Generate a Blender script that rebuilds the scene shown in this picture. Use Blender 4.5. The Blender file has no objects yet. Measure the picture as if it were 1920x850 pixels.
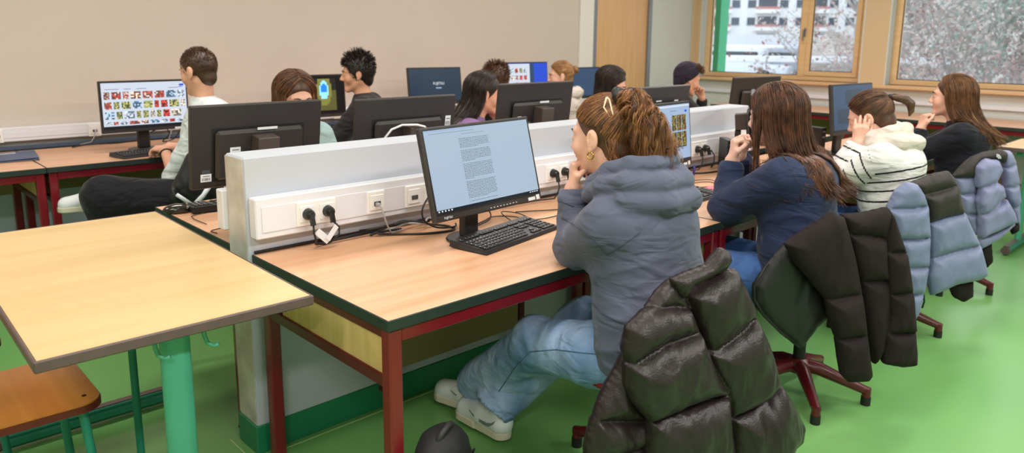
POWER = 27
BAG = (.16, -.02, 0)
import bpy, math, random
import numpy as np
from mathutils import Vector, Matrix, Euler
random.seed(7); rng = np.random.default_rng(7)
SC = bpy.context.scene
COL = SC.collection
PI = math.pi

# ------------------------------------------------------------------ camera
F_PX, CY_PX = 1389.25, 336.12
YAW, PITCH, ROLL = 0.811663, -0.186453, 0.0103657
CAM = np.array([-1.00485, -1.51438, 1.43214])
_f = np.array([math.cos(YAW)*math.cos(PITCH), math.sin(YAW)*math.cos(PITCH), math.sin(PITCH)])
_r0 = np.cross(_f, [0, 0, 1]); _r0 /= np.linalg.norm(_r0); _u0 = np.cross(_r0, _f)
_r = _r0*math.cos(ROLL)+_u0*math.sin(ROLL); _u = -_r0*math.sin(ROLL)+_u0*math.cos(ROLL)
cam_d = bpy.data.cameras.new('camera'); cam_o = bpy.data.objects.new('camera', cam_d); COL.objects.link(cam_o)
cam_d.sensor_width = 36; cam_d.lens = F_PX/1920*36; cam_d.shift_y = (CY_PX-425)/1920
cam_d.clip_end = 400
M4 = Matrix(((_r[0], _u[0], -_f[0], CAM[0]), (_r[1], _u[1], -_f[1], CAM[1]), (_r[2], _u[2], -_f[2], CAM[2]), (0, 0, 0, 1)))
cam_o.matrix_world = M4
cam_d.dof.use_dof = True; cam_d.dof.focus_distance = 2.35; cam_d.dof.aperture_fstop = 3.5
SC.camera = cam_o
def at(x, y, X=None, Y=None, z=None):
    """world point where the sight line of a photo pixel meets a world plane"""
    v = (x-960)/F_PX*_r-(y-CY_PX)/F_PX*_u+_f
    t = (z-CAM[2])/v[2] if z is not None else (X-CAM[0])/v[0] if X is not None else (Y-CAM[1])/v[1]
    return CAM+v*t

# ------------------------------------------------------------------ objects
def tag(o, label=None, cat=None, group=None, kind=None):
    if label: o['label'] = label
    if cat: o['category'] = cat
    if group: o['group'] = group
    if kind: o['kind'] = kind
    return o
def thing(name, label, cat, loc=(0, 0, 0), rz=0, group=None):
    o = bpy.data.objects.new(name, None); COL.objects.link(o)
    o.location = loc; o.rotation_euler = (0, 0, rz); o.empty_display_size = .05
    return tag(o, label, cat, group)
def obj(name, data, mat=None, parent=None, smooth=None, label=None):
    """data: (verts, faces) or a MB"""
    if isinstance(data, MB):
        me = data.mesh(name)
        if smooth is None: smooth = data.sm
    else:
        v, f = data; me = bpy.data.meshes.new(name)
        if isinstance(f, np.ndarray):
            v = np.asarray(v, np.float32); n = len(f); k = f.shape[1]
            me.vertices.add(len(v)); me.vertices.foreach_set('co', v.ravel())
            me.loops.add(n*k); me.loops.foreach_set('vertex_index', f.astype(np.int32).ravel())
            me.polygons.add(n); me.polygons.foreach_set('loop_start', np.arange(0, n*k, k, dtype=np.int32))
            me.update(calc_edges=True)
        else: me.from_pydata([tuple(map(float, p)) for p in v], [], [tuple(map(int, q)) for q in f]); me.update()
        if smooth is None: smooth = True
    mats = mat if isinstance(mat, (list, tuple)) else [mat]
    for m in mats:
        if m is not None: me.materials.append(m)
    if smooth: me.polygons.foreach_set('use_smooth', [True]*len(me.polygons))
    o = bpy.data.objects.new(name, me); COL.objects.link(o)
    if parent is not None: o.parent = parent
    if hasattr(data, 'sv'):
        av = me.attributes.new('strand', 'FLOAT', 'POINT'); av.data.foreach_set('value', data.sv.astype(np.float32))
    if label: o['label'] = label
    return o
def copy_tree(o, parent=None):
    c = o.copy(); COL.objects.link(c)
    if parent is not None: c.parent = parent
    for ch in list(o.children): copy_tree(ch, c)
    return c

class MB:
    """mesh builder for boxes, bars, tubes, lathes, prisms"""
    def __init__(s): s.v = []; s.f = []; s.m = []; s.sm = False; s.T = None; s.mi = 0; s.bev = 0
    def add(s, v, f):
        n = len(s.v)
        if s.T is not None: v = [tuple(s.T @ Vector(p)) for p in v]
        s.v += [tuple(p) for p in v]; s.f += [tuple(i+n for i in q) for q in f]; s.m += [s.mi]*len(f); return s
    def box(s, x0, y0, z0, x1, y1, z1, b=0):
        if b <= 0:
            v = [(x, y, z) for x in (x0, x1) for y in (y0, y1) for z in (z0, z1)]
            return s.add(v, [(0, 1, 3, 2), (4, 6, 7, 5), (0, 4, 5, 1), (2, 3, 7, 6), (0, 2, 6, 4), (1, 5, 7, 3)])
        b = min(b, abs(x1-x0)*.49, abs(y1-y0)*.49, abs(z1-z0)*.49)
        lo = (min(x0, x1), min(y0, y1), min(z0, z1)); hi = (max(x0, x1), max(y0, y1), max(z0, z1))
        # chamfered box: 24 vertices
        V = []; idx = {}
        for cx in (0, 1):
            for cy in (0, 1):
                for cz in (0, 1):
                    c = (cx, cy, cz); base = [hi[i] if c[i] else lo[i] for i in range(3)]; sg = [-1 if c[i] else 1 for i in range(3)]
                    for ax in range(3):
                        p = list(base)
                        for j in range(3):
                            if j != ax: p[j] += sg[j]*b
                        idx[(c, ax)] = len(V); V.append(p)
        Fc = []
        def order(ids, nrm):
            P = [Vector(V[i]) for i in ids]; c = sum(P, Vector())/len(P); n = Vector(nrm)
            a = (P[0]-c).normalized(); bb = n.cross(a)
            o = sorted(range(len(ids)), key=lambda k: math.atan2((P[k]-c).dot(bb), (P[k]-c).dot(a)))
            return tuple(ids[k] for k in o)
        cs = [(i, j, k) for i in (0, 1) for j in (0, 1) for k in (0, 1)]
        for ax in range(3):
            for sd in (0, 1):
                n = [0, 0, 0]; n[ax] = 1 if sd else -1
                Fc.append(order([idx[(c, ax)] for c in cs if c[ax] == sd], n))
        for ax in range(3):
            o1, o2 = [k for k in range(3) if k != ax]
            for s1 in (0, 1):
                for s2 in (0, 1):
                    n = [0, 0, 0]; n[o1] = 1 if s1 else -1; n[o2] = 1 if s2 else -1
                    Fc.append(order([idx[(c, a)] for c in cs if c[o1] == s1 and c[o2] == s2 for a in (o1, o2)], Vector(n).normalized()))
        for c in cs:
            n = Vector([1 if k else -1 for k in c]).normalized(); Fc.append(order([idx[(c, a)] for a in range(3)], n))
        return s.add(V, Fc)
    def prism(s, poly, z0, z1, axis='z'):
        n = len(poly)
        def P(a, b, c): return (a, b, c) if axis == 'z' else (c, a, b) if axis == 'x' else (a, c, b)
        v = [P(p[0], p[1], z0) for p in poly]+[P(p[0], p[1], z1) for p in poly]
        f = [tuple(range(n-1, -1, -1)), tuple(range(n, 2*n))]+[(i, (i+1) % n, (i+1) % n+n, i+n) for i in range(n)]
        if axis == 'y': f = [q[::-1] for q in f]
        return s.add(v, f)
    def tube(s, pts, r, n=10, cap=True, smooth=True):
        pts = [Vector(p) for p in pts]; rs = r if isinstance(r, (list, tuple)) else [r]*len(pts)
        V = []; Fc = []; prev = None
        for i, p in enumerate(pts):
            t = (pts[min(i+1, len(pts)-1)]-pts[max(i-1, 0)]).normalized()
            if prev is None: a = t.orthogonal().normalized()
            else:
                a = prev-t*prev.dot(t); a = a.normalized() if a.length > 1e-6 else t.orthogonal().normalized()
            prev = a; b = t.cross(a)
            for k in range(n):
                th = 2*PI*k/n; V.append(p+(a*math.cos(th)+b*math.sin(th))*rs[i])
        for i in range(len(pts)-1):
            for k in range(n):
                k2 = (k+1) % n; Fc.append((i*n+k, i*n+k2, (i+1)*n+k2, (i+1)*n+k))
        if cap: Fc += [tuple(range(n-1, -1, -1)), tuple(range((len(pts)-1)*n, len(pts)*n))]
        s.add(V, Fc); s.sm = s.sm or False; return s
    def bar(s, a, b, w, h=None, up=(0, 0, 1), r=0):
        a = Vector(a); b = Vector(b); h = h or w; t = (b-a).normalized(); u = Vector(up)
        if abs(t.dot(u)) > .99: u = Vector((1, 0, 0))
        sd = t.cross(u).normalized(); u = sd.cross(t)
        c = min(w, h)*.12 if r == 0 else r
        prof = [(-w/2+c, -h/2), (w/2-c, -h/2), (w/2, -h/2+c), (w/2, h/2-c), (w/2-c, h/2), (-w/2+c, h/2), (-w/2, h/2-c), (-w/2, -h/2+c)]
        V = [p+sd*x+u*y for p in (a, b) for x, y in prof]; n = 8
        return s.add(V, [tuple(range(n)), tuple(range(2*n-1, n-1, -1))]+[(i, i+n, (i+1) % n+n, (i+1) % n) for i in range(n)])
    def lathe(s, prof, n=24, c=(0, 0, 0)):
        V = []; Fc = []
        for r, z in prof:
            for k in range(n): V.append((c[0]+r*math.cos(2*PI*k/n), c[1]+r*math.sin(2*PI*k/n), c[2]+z))
        for i in range(len(prof)-1):
            for k in range(n):
                k2 = (k+1) % n; Fc.append((i*n+k, i*n+k2, (i+1)*n+k2, (i+1)*n+k))
        Fc += [tuple(range(n-1, -1, -1)), tuple(range((len(prof)-1)*n, len(prof)*n))]
        return s.add(V, Fc)
    def quad(s, a, b, c, d): return s.add([a, b, c, d], [(0, 1, 2, 3)])
    def mesh(s, name):
        me = bpy.data.meshes.new(name); me.from_pydata(s.v, [], s.f); me.update()
        if any(s.m): me.polygons.foreach_set('material_index', s.m)
        return me

def auto_smooth(o, ang=.6):
    me = o.data; me.polygons.foreach_set('use_smooth', [True]*len(me.polygons))
    try: me.set_sharp_from_angle(angle=ang)
    except Exception: pass
    return o

# ------------------------------------------------------------------ implicit surfaces
def _norm(a): a = np.asarray(a, float); return a/(np.linalg.norm(a)+1e-12)
class Sdf:
    def __init__(s): s.p = []; s.disp = None
    def _add(s, fn, lo, hi, k, op): s.p.append((fn, np.minimum(lo, hi), np.maximum(lo, hi), k, op)); return s
    def cone(s, a, b, ra, rb, k=.02, op='u', flat=None):
        a = np.asarray(a, float); b = np.asarray(b, float); ab = b-a; L = ab@ab+1e-12
        if flat is None:
            def fn(P):
                q = P-a; t = np.clip((q@ab)/L, 0, 1); d = q-t[..., None]*ab
                return np.sqrt((d*d).sum(-1))-(ra+(rb-ra)*t)
        else:
            n = _norm(flat[0]); g = flat[1]
            def fn(P):
                q = P-a; t = np.clip((q@ab)/L, 0, 1); d = q-t[..., None]*ab
                w = d@n; d = d+(w*(1/g-1))[..., None]*n
                return (np.sqrt((d*d).sum(-1))-(ra+(rb-ra)*t))*(g if g < 1 else 1)
        R = max(ra, rb)*(max(1, flat[1]) if flat else 1)
        return s._add(fn, np.minimum(a, b)-R, np.maximum(a, b)+R, k, op)
    def path(s, pts, rs, k=.02, **kw):
        rs = rs if hasattr(rs, '__len__') else [rs]*len(pts)
        for i in range(len(pts)-1): s.cone(pts[i], pts[i+1], rs[i], rs[i+1], k, **kw)
        return s
    def ell(s, c, r, k=.02, op='u', rot=None):
        c = np.asarray(c, float); r = np.asarray(r, float); R = np.eye(3) if rot is None else np.asarray(rot, float)
        def fn(P):
            q = (P-c)@R; k0 = np.sqrt(((q/r)**2).sum(-1)); k1 = np.sqrt(((q/r**2)**2).sum(-1))+1e-9
            return k0*(k0-1)/k1
        m = max(r); return s._add(fn, c-m, c+m, k, op)
    def rbox(s, c, hs, rd=.01, k=.01, op='u', rot=None):
        c = np.asarray(c, float); hs = np.asarray(hs, float)-rd; R = np.eye(3) if rot is None else np.asarray(rot, float)
        def fn(P):
            q = np.abs((P-c)@R)-hs; return np.sqrt((np.maximum(q, 0)**2).sum(-1))+np.minimum(q.max(-1), 0)-rd
        m = np.linalg.norm(hs+rd); return s._add(fn, c-m, c+m, k, op)
    def plane(s, pt, n, k=.003, op='i'):
        """keep the side the normal points away from"""
        pt = np.asarray(pt, float); n = _norm(n)
        return s._add(lambda P: (P-pt)@n, np.full(3, -1e3), np.full(3, 1e3), k, op)
    def fn(s, f, lo, hi, k=.01, op='u'): return s._add(f, np.asarray(lo, float), np.asarray(hi, float), k, op)
    def bounds(s):
        L = np.array([p[1] for p in s.p if p[4] == 'u']).min(0); H = np.array([p[2] for p in s.p if p[4] == 'u']).max(0); return L, H
    def mesh(s, h, pad=None):
        pad = pad or 3*h
        L, H = s.bounds(); L = L-pad; H = H+pad
        n = np.ceil((H-L)/h).astype(int)+1
        Fd = np.full(n, 1.0, np.float32)
        ax = [L[i]+h*np.arange(n[i]) for i in range(3)]
        for fn, lo, hi, k, op in s.p:
            m = k+3*h
            a = np.clip(np.floor((lo-m-L)/h).astype(int), 0, n); b = np.clip(np.ceil((hi+m-L)/h).astype(int)+1, 0, n)
            if (b <= a).any(): continue
            sl = tuple(slice(a[i], b[i]) for i in range(3))
            P = np.stack(np.meshgrid(*[ax[i][sl[i]] for i in range(3)], indexing='ij'), -1)
            d = fn(P).astype(np.float32); f = Fd[sl]
            if op == 'u':
                hh = np.maximum(k-np.abs(f-d), 0)/max(k, 1e-6); Fd[sl] = np.minimum(f, d)-hh*hh*k*.25
            else:
                if op == 's': d = -d
                hh = np.maximum(k-np.abs(f-d), 0)/max(k, 1e-6); Fd[sl] = np.maximum(f, d)+hh*hh*k*.25
        if s.disp is not None:
            ii = np.nonzero(np.abs(Fd) < 4*h+.01)
            P = np.stack([ax[i][ii[i]] for i in range(3)], -1); Fd[ii] += s.disp(P).astype(np.float32)
        return nets(Fd, L, h)
def nets(Fd, L, h):
    S = Fd < 0
    nx, ny, nz = Fd.shape
    acc = np.zeros((nx-1, ny-1, nz-1, 3), np.float32); cnt = np.zeros((nx-1, ny-1, nz-1), np.float32)
    quads = []
    for a in range(3):
        sl0 = [slice(None)]*3; sl1 = [slice(None)]*3; sl0[a] = slice(0, -1); sl1[a] = slice(1, None)
        A = S[tuple(sl0)]; B = S[tuple(sl1)]; I = np.nonzero(A != B); I = np.stack(I, 1)
        if len(I) == 0: continue
        f0 = Fd[tuple(sl0)][tuple(I.T)]; f1 = Fd[tuple(sl1)][tuple(I.T)]
        pos = I.astype(np.float32); pos[:, a] += f0/(f0-f1)
        b, c = (a+1) % 3, (a+2) % 3
        flip = A[tuple(I.T)]
        ok = (I[:, b] > 0) & (I[:, c] > 0) & (I[:, b] < Fd.shape[b]-1) & (I[:, c] < Fd.shape[c]-1)
        I = I[ok]; pos = pos[ok]; flip = flip[ok]; cells = []
        for db, dc in ((0, 0), (1, 0), (1, 1), (0, 1)):
            J = I.copy(); J[:, b] -= 1-db; J[:, c] -= 1-dc
            np.add.at(acc, tuple(J.T), pos); np.add.at(cnt, tuple(J.T), 1); cells.append(J)
        q = np.stack([np.ravel_multi_index(tuple(J.T), cnt.shape) for J in cells], 1)
        q[~flip] = q[~flip][:, ::-1]; quads.append(q)
    Q = np.concatenate(quads); act = np.nonzero(cnt.ravel() > 0)[0]
    V = acc.reshape(-1, 3)[act]/cnt.ravel()[act][:, None]
    mp = np.full(cnt.size, -1, np.int64); mp[act] = np.arange(len(act))
    return V*h+L, mp[Q]
def join(*ms):
    V = []; Q = []; n = 0
    for v, q in ms: V.append(v); Q.append(q+n); n += len(v)
    return np.concatenate(V), np.concatenate(Q)
def xf(m, R, t):
    v, q = m; return v@np.asarray(R).T+np.asarray(t), q
_K = rng.normal(size=(14, 3)); _K /= np.linalg.norm(_K, axis=1)[:, None]; _PH = rng.uniform(0, 6.28, 14)
def snoise(P, freq):
    P = np.asarray(P)*freq; w = np.zeros(P.shape[:-1])
    Q = P+.6*np.stack([np.sin(P@_K[i+3]*1.3+_PH[i]) for i in range(3)], -1)
    for i in range(6, 12): w = w+np.sin(Q@_K[i]*(1+.25*(i-6))+_PH[i])
    return w/6
def folds(P, freq, ax, st=.25):
    """ridged folds running across the direction ax"""
    ax = _norm(ax); Q = P*freq*st; Q = Q+np.outer(P@ax, ax)*freq*(1-st) if P.ndim == 2 else Q
    n = snoise(Q, 1.0); return 1-2*np.abs(n)
def rotm(yaw=0, pitch=0, roll=0):
    """columns: right, forward, up.  pitch>0 looks up, yaw turns left, roll tilts the crown to the right"""
    return np.array(Matrix.Rotation(yaw, 3, 'Z') @ Matrix.Rotation(pitch, 3, 'X') @ Matrix.Rotation(roll, 3, 'Y'))

class SM(tuple): pass
def strands(paths, r0, r1=None, sides=3):
    """paths (n, m, 3) -> one tube mesh"""
    P = np.asarray(paths, float); n, m, _ = P.shape
    T = np.gradient(P, axis=1); T /= np.linalg.norm(T, axis=2)[..., None]+1e-9
    up = np.array([.31, .77, .55]); A = np.cross(T, up); A /= np.linalg.norm(A, axis=2)[..., None]+1e-9; B = np.cross(T, A)
    t = np.linspace(0, 1, m); r1 = r0*.35 if r1 is None else r1
    rr = (r0+(r1-r0)*t**2)[None, :, None]*rng.uniform(.7, 1.2, (n, 1, 1))
    V = np.stack([P+rr*(A*math.cos(2*PI*k/sides)+B*math.sin(2*PI*k/sides)) for k in range(sides)], 2)  # n,m,s,3
    base = (np.arange(n)[:, None, None]*m+np.arange(m-1)[None, :, None])*sides+np.arange(sides)[None, None, :]
    k2 = (np.arange(sides)+1) % sides; b2 = (np.arange(n)[:, None, None]*m+np.arange(m-1)[None, :, None])*sides+k2[None, None, :]
    Q = np.stack([base, b2, b2+sides, base+sides], -1).reshape(-1, 4)
    o_ = SM((V.reshape(-1, 3), Q)); o_.sv = np.repeat(rng.uniform(0, 1, n), m*sides); return o_
# ------------------------------------------------------------------ materials
def lin(c):
    if isinstance(c, str): c = tuple(int(c[i:i+2], 16)/255 for i in (0, 2, 4))
    return tuple((x/12.92 if x <= .04045 else ((x+.055)/1.055)**2.4) for x in c)+(1,)
def mat(name, col, rough=.5, metal=0, var=0, vscale=8, bump=0, bscale=60, stretch=None, spec=.5, emit=None, es=1, col2=None, sheen=0, trans=0, coat=0, sss=0, det=3, attr=None):
    m = bpy.data.materials.new(name); m.use_nodes = True; nt = m.node_tree; N = nt.nodes; L = nt.links
    b = N['Principled BSDF']; c = lin(col); b.inputs['Base Color'].default_value = c
    b.inputs['Roughness'].default_value = rough; b.inputs['Metallic'].default_value = metal
    b.inputs['Specular IOR Level'].default_value = spec
    if sheen: b.inputs['Sheen Weight'].default_value = sheen; b.inputs['Sheen Roughness'].default_value = .4
    if trans: b.inputs['Transmission Weight'].default_value = trans
    if coat: b.inputs['Coat Weight'].default_value = coat; b.inputs['Coat Roughness'].default_value = .15
    if sss: b.inputs['Subsurface Weight'].default_value = sss; b.inputs['Subsurface Radius'].default_value = (.012, .004, .002); b.inputs['Subsurface Scale'].default_value = 1
    tc = N.new('ShaderNodeTexCoord'); mp = N.new('ShaderNodeMapping'); L.new(tc.outputs['Object'], mp.inputs['Vector'])
    if stretch: mp.inputs['Scale'].default_value = stretch
    if var or col2:
        nz = N.new('ShaderNodeTexNoise'); nz.inputs['Scale'].default_value = vscale; nz.inputs['Detail'].default_value = det; L.new(mp.outputs[0], nz.inputs['Vector'])
        rp = N.new('ShaderNodeValToRGB'); rp.color_ramp.elements[0].position = .3; rp.color_ramp.elements[1].position = .7
        c2 = lin(col2) if col2 else tuple(min(1, x*(1+var)) for x in c[:3])+(1,); c1 = c if col2 else tuple(x*(1-var) for x in c[:3])+(1,)
        rp.color_ramp.elements[0].color = c1; rp.color_ramp.elements[1].color = c2
        L.new(nz.outputs['Fac'], rp.inputs['Fac']); L.new(rp.outputs['Color'], b.inputs['Base Color'])
    if bump:
        nb = N.new('ShaderNodeTexNoise'); nb.inputs['Scale'].default_value = bscale; nb.inputs['Detail'].default_value = 4; L.new(mp.outputs[0], nb.inputs['Vector'])
        bp = N.new('ShaderNodeBump'); bp.inputs['Strength'].default_value = min(1, bump); bp.inputs['Distance'].default_value = .004*max(1, bump)
        L.new(nb.outputs['Fac'], bp.inputs['Height']); L.new(bp.outputs[0], b.inputs['Normal'])
    if attr:
        at_ = N.new('ShaderNodeAttribute'); at_.attribute_name = attr; L.new(at_.outputs['Color'], b.inputs['Base Color'])
        if emit == 'attr': L.new(at_.outputs['Color'], b.inputs['Emission Color']); b.inputs['Emission Strength'].default_value = es; emit = None
    if emit: b.inputs['Emission Color'].default_value = lin(emit); b.inputs['Emission Strength'].default_value = es
    return m
M = {}
def wood(name, c1, c2, rough=.35, axis='x', scale=6, coat=0):
    st = {'x': (1, 14, 14), 'y': (14, 1, 14), 'z': (14, 14, 1)}[axis]
    m = mat(name, c1, rough, col2=c2, vscale=scale/3, stretch=st, det=6, spec=.5, coat=coat); return m
M['desk'] = wood('beech_laminate', 'D6A07A', 'E4B490', .33, 'x', 5)
M['deskpanel'] = wood('beech_panel', 'C9A467', 'D8B77C', .5, 'z', 8)
M['modesty'] = mat('modesty_panel', '8A7A4E', .6, var=.08)
M['maple'] = wood('maple_laminate', 'D3B07A', 'DDBE8C', .3, 'x', 3)
M['door'] = wood('door_veneer', 'D6A371', 'E1B381', .45, 'z', 6)
M['pine'] = wood('window_pine', 'E9BE8A', 'F2CC9C', .4, 'y', 6)
M['sillwood'] = wood('sill_wood', 'D9B083', 'E3BE93', .3, 'y', 6)
M['ply'] = wood('seat_plywood', 'C4762C', 'D98E3C', .28, 'x', 5, coat=.3)
M['plyedge'] = mat('seat_edge', '6E1F1C', .4)
M['edge_black'] = mat('desk_edge_black', '24302D', .45, var=.15, vscale=30)
M['edge_brown'] = mat('table_edge_brown', '5F4C49', .5, var=.1, vscale=20, bump=.2, bscale=90)
M['red'] = mat('red_enamel', '740F1D', .3, coat=.3)
M['darkred'] = mat('dark_red_enamel', '560B15', .35, coat=.2)
M['green'] = mat('green_enamel', '4CA286', .35, coat=.2, var=.05)
M['greendark'] = mat('green_tube', '22806A', .4)
M['rubber'] = mat('black_rubber', '141414', .6)
M['chrome'] = mat('chrome', 'B8B8B8', .18, 1)
M['floor'] = mat('green_linoleum', '679E58', .26, col2='79AE66', vscale=.9, spec=.55, det=2)
M['weld'] = mat('floor_weld', 'A9C98A', .5)
M['wall'] = mat('beige_paint', 'CDC1B6', .8, var=.02, vscale=2, bump=.1, bscale=200)
M['wall_white'] = mat('white_paint', 'D5D6D2', .75, var=.015, bump=.08, bscale=200)
M['wall_part'] = mat('partition_paint', 'BDC1CB', .6, var=.02, vscale=3, bump=.1, bscale=160)
M['part_end'] = mat('partition_end_paint', 'B3ABA4', .6, col2='D6D2CD', vscale=9, bump=.3, bscale=50)
M['wall_blue'] = mat('lower_wall_paint', 'C8D8E6', .7)
M['tanwall'] = mat('tan_pier_paint', 'DCC09A', .7)
M['reveal'] = mat('reveal_paint', 'D9E0E3', .6)
M['ceil'] = mat('ceiling_paint', 'EDEDEA', .8)
M['base'] = mat('green_baseboard', '1E7D55', .4, var=.05)
M['trunk'] = mat('trunking_plastic', 'E2E3EA', .35)
M['socket'] = mat('socket_plastic', 'F0EEEC', .3)
M['sockin'] = mat('socket_inset', '4A4C52', .4)
M['grey'] = mat('grey_metal', '8D9299', .4, .6)
M['blackp'] = mat('monitor_plastic', '302B2A', .42, var=.1, vscale=3, bump=.15, bscale=300)
M['blackp2'] = mat('monitor_plastic_dark', '1B1A1B', .35)
M['blackk'] = mat('keyboard_plastic', '2B2A2C', .4)
M['key'] = mat('key_plastic', '1C1C1E', .45)
M['keymark'] = mat('key_print', 'D9DCDF', .5)
M['label'] = mat('paper_label', 'E4E7EC', .5)
M['label_dark'] = mat('label_print', '4A4D55', .5)
M['brownstand'] = mat('stand_cover', '4C413C', .5)
M['cable'] = mat('black_cable', '17151A', .45)
M['cable_g'] = mat('grey_cable', 'A9A7A9', .45)
M['cable_w'] = mat('white_cable', 'E8E8E8', .4)
M['copper'] = mat('thin_brown_cable', '4A3426', .45)
M['glossmouse'] = mat('mouse_gloss', '2B2320', .15, coat=.6)
M['navyplastic'] = mat('folder_blue', '24406F', .35)
M['glass'] = None
# skin / cloth / hair
def skin(name, c): return mat(name, c, .48, var=.05, vscale=25, bump=.12, bscale=350, sss=.08)
M['skin_fair'] = skin('skin_fair', 'E8BCA9'); M['skin_tan'] = skin('skin_tan', 'D9A181'); M['skin_warm'] = skin('skin_warm', 'E0A88C'); M['skin_pink'] = skin('skin_pink', 'E6B39C')
def crumple(m, scale=9, dist=.012, stretch=(.8, .8, 2.0), strength=.7):
    nt = m.node_tree; N = nt.nodes; L = nt.links; b = N['Principled BSDF']; old = b.inputs['Normal'].links[0].from_socket if b.inputs['Normal'].links else None
    tc = N.new('ShaderNodeTexCoord'); mp = N.new('ShaderNodeMapping'); mp.inputs['Scale'].default_value = stretch; mp.inputs['Rotation'].default_value = (.4, .3, .2); L.new(tc.outputs['Object'], mp.inputs['Vector'])
    n = N.new('ShaderNodeTexNoise'); n.inputs['Scale'].default_value = scale; n.inputs['Detail'].default_value = 2.5; n.inputs['Roughness'].default_value = .45; n.inputs['Distortion'].default_value = .5; L.new(mp.outputs[0], n.inputs['Vector'])
    q = N.new('ShaderNodeMapRange'); q.interpolation_type = 'SMOOTHSTEP'; q.inputs['From Min'].default_value = .33; q.inputs['From Max'].default_value = .67; L.new(n.outputs['Fac'], q.inputs['Value'])
    bp = N.new('ShaderNodeBump'); bp.inputs['Strength'].default_value = strength; bp.inputs['Distance'].default_value = dist; L.new(q.outputs[0], bp.inputs['Height'])
    if old: L.new(old, bp.inputs['Normal'])
    L.new(bp.outputs[0], b.inputs['Normal']); return m
def cloth(name, c, rough=.85, bs=500, b=.25, var=.06, vs=14, sheen=.15): return crumple(mat(name, c, rough, var=var, vscale=vs, bump=b, bscale=bs, sheen=sheen, spec=.25))
M['hoodie'] = cloth('hoodie_jersey', '585D70'); M['navy'] = cloth('navy_sweater', '28324F'); M['blacktop'] = cloth('black_knit', '1A1C24'); M['white_tee'] = cloth('white_tee', 'D6DDDF')
M['purple'] = cloth('purple_top', '8E6C9C'); M['cream'] = cloth('cream_fleece', 'D6CBC0'); M['offwhite'] = cloth('offwhite_sweater', 'DFE0DD'); M['charcoal'] = cloth('charcoal_shirt', '2B2728')
M['teal'] = cloth('pale_teal_knit', '9FBBBB'); M['blacktrouser'] = cloth('black_trousers', '1B1B20'); M['beanie'] = cloth('dark_beanie', '2A2533'); M['rose'] = cloth('rose_top', 'D9B9B0')
def denim(name, c1, c2):
    m = mat(name, c1, .85, col2=c2, vscale=9, bump=.35, bscale=900, stretch=(1, 1, .5), det=5, spec=.2); return crumple(m, 10, .015, (1, 1, 1.6), .55)
M['denim'] = denim('washed_denim', '6486B4', 'A3BBDC'); M['denim2'] = denim('blue_denim', '3F63A0', '5C80BC')
M['sneaker'] = mat('white_leather', 'DCE0E4', .45, bump=.1, bscale=120); M['sole'] = mat('cream_rubber', 'CFC8B4', .5); M['swoosh'] = mat('silver_patch', '8A8F98', .3, .4); M['lace'] = cloth('lace_cotton', 'DDE0E3')
def puffer(name, c, rough=.38, spec=.5): return crumple(mat(name, c, rough, var=.06, vscale=5, bump=.3, bscale=200, spec=spec, sheen=.1), 7, .014, (1.3, 1.3, .7), .35)
M['puff_black'] = mat('black_nylon_base', '261D1E', .37, bump=.3, bscale=200, spec=.42); crumple(M['puff_black'], 7, .014, (1.3, 1.3, .7), .4); M['puff_matte'] = mat('black_matte_padding', '211919', .8, var=.1, vscale=20, bump=.3, bscale=60, spec=.25); M['puff_blue'] = puffer('blue_nylon', '737E9F', .5); M['puff_lilac'] = puffer('lilac_nylon', '7F84A8', .5)
M['puff_blackm'] = puffer('black_yoke', '2B2523', .6); M['lining'] = mat('jacket_lining', '1A191C', .5)
def hairm(name, c, c2, rough=.42): 
    m = mat(name, c, rough, col2=c2, vscale=30, spec=.5, det=2); nt = m.node_tree; N = nt.nodes; L = nt.links; b = N['Principled BSDF']
    src = b.inputs['Base Color'].links[0].from_socket; at_ = N.new('ShaderNodeAttribute'); at_.attribute_name = 'strand'; mr = N.new('ShaderNodeMapRange'); mr.inputs['To Min'].default_value = .6; mr.inputs['To Max'].default_value = 1.3; L.new(at_.outputs['Fac'], mr.inputs['Value'])
    hs = N.new('ShaderNodeHueSaturation'); L.new(src, hs.inputs['Color']); L.new(mr.outputs[0], hs.inputs['Value']); L.new(hs.outputs[0], b.inputs['Base Color']); return m
M['h_brown'] = hairm('brown_hair', '2E2019', '4A3324'); M['h_auburn'] = hairm('auburn_hair', '7A4C2C', 'B07A4A'); M['h_dark'] = hairm('dark_hair', '1C1412', '40302A'); M['h_copper'] = hairm('copper_hair', '55351F', '80552F')
M['h_long'] = hairm('long_brown_hair', '3B2419', '75492F'); M['h_blond'] = hairm('blond_hair', '96683A', 'BE8E56'); M['h_mid'] = hairm('mid_brown_hair', '4A3020', '7A5236'); M['h_short'] = hairm('short_brown_hair', '4A3222', '6A4A33')
M['eye'] = mat('eye_white', 'E8E6E2', .2); M['iris'] = mat('iris', '2A1C14', .2); M['brow'] = mat('brow_hair', '33241B', .7); M['lip'] = mat('lips', 'B8716A', .4); M['nail'] = mat('nail_varnish', '4A5674', .2, coat=.5)
M['gold'] = mat('gold', 'C9A45A', .25, 1)
def glassm():
    m = bpy.data.materials.new('window_glass'); m.use_nodes = True; nt = m.node_tree; N = nt.nodes; L = nt.links
    N.remove(N['Principled BSDF']); t = N.new('ShaderNodeBsdfTransparent'); g = N.new('ShaderNodeBsdfGlossy'); g.inputs['Roughness'].default_value = .02
    fr = N.new('ShaderNodeFresnel'); mx = N.new('ShaderNodeMixShader'); L.new(fr.outputs[0], mx.inputs[0]); L.new(t.outputs[0], mx.inputs[1]); L.new(g.outputs[0], mx.inputs[2]); L.new(mx.outputs[0], N['Material Output'].inputs['Surface'])
    t.inputs[0].default_value = (.93, .96, .96, 1)
    return m
M['glass'] = glassm()
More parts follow.
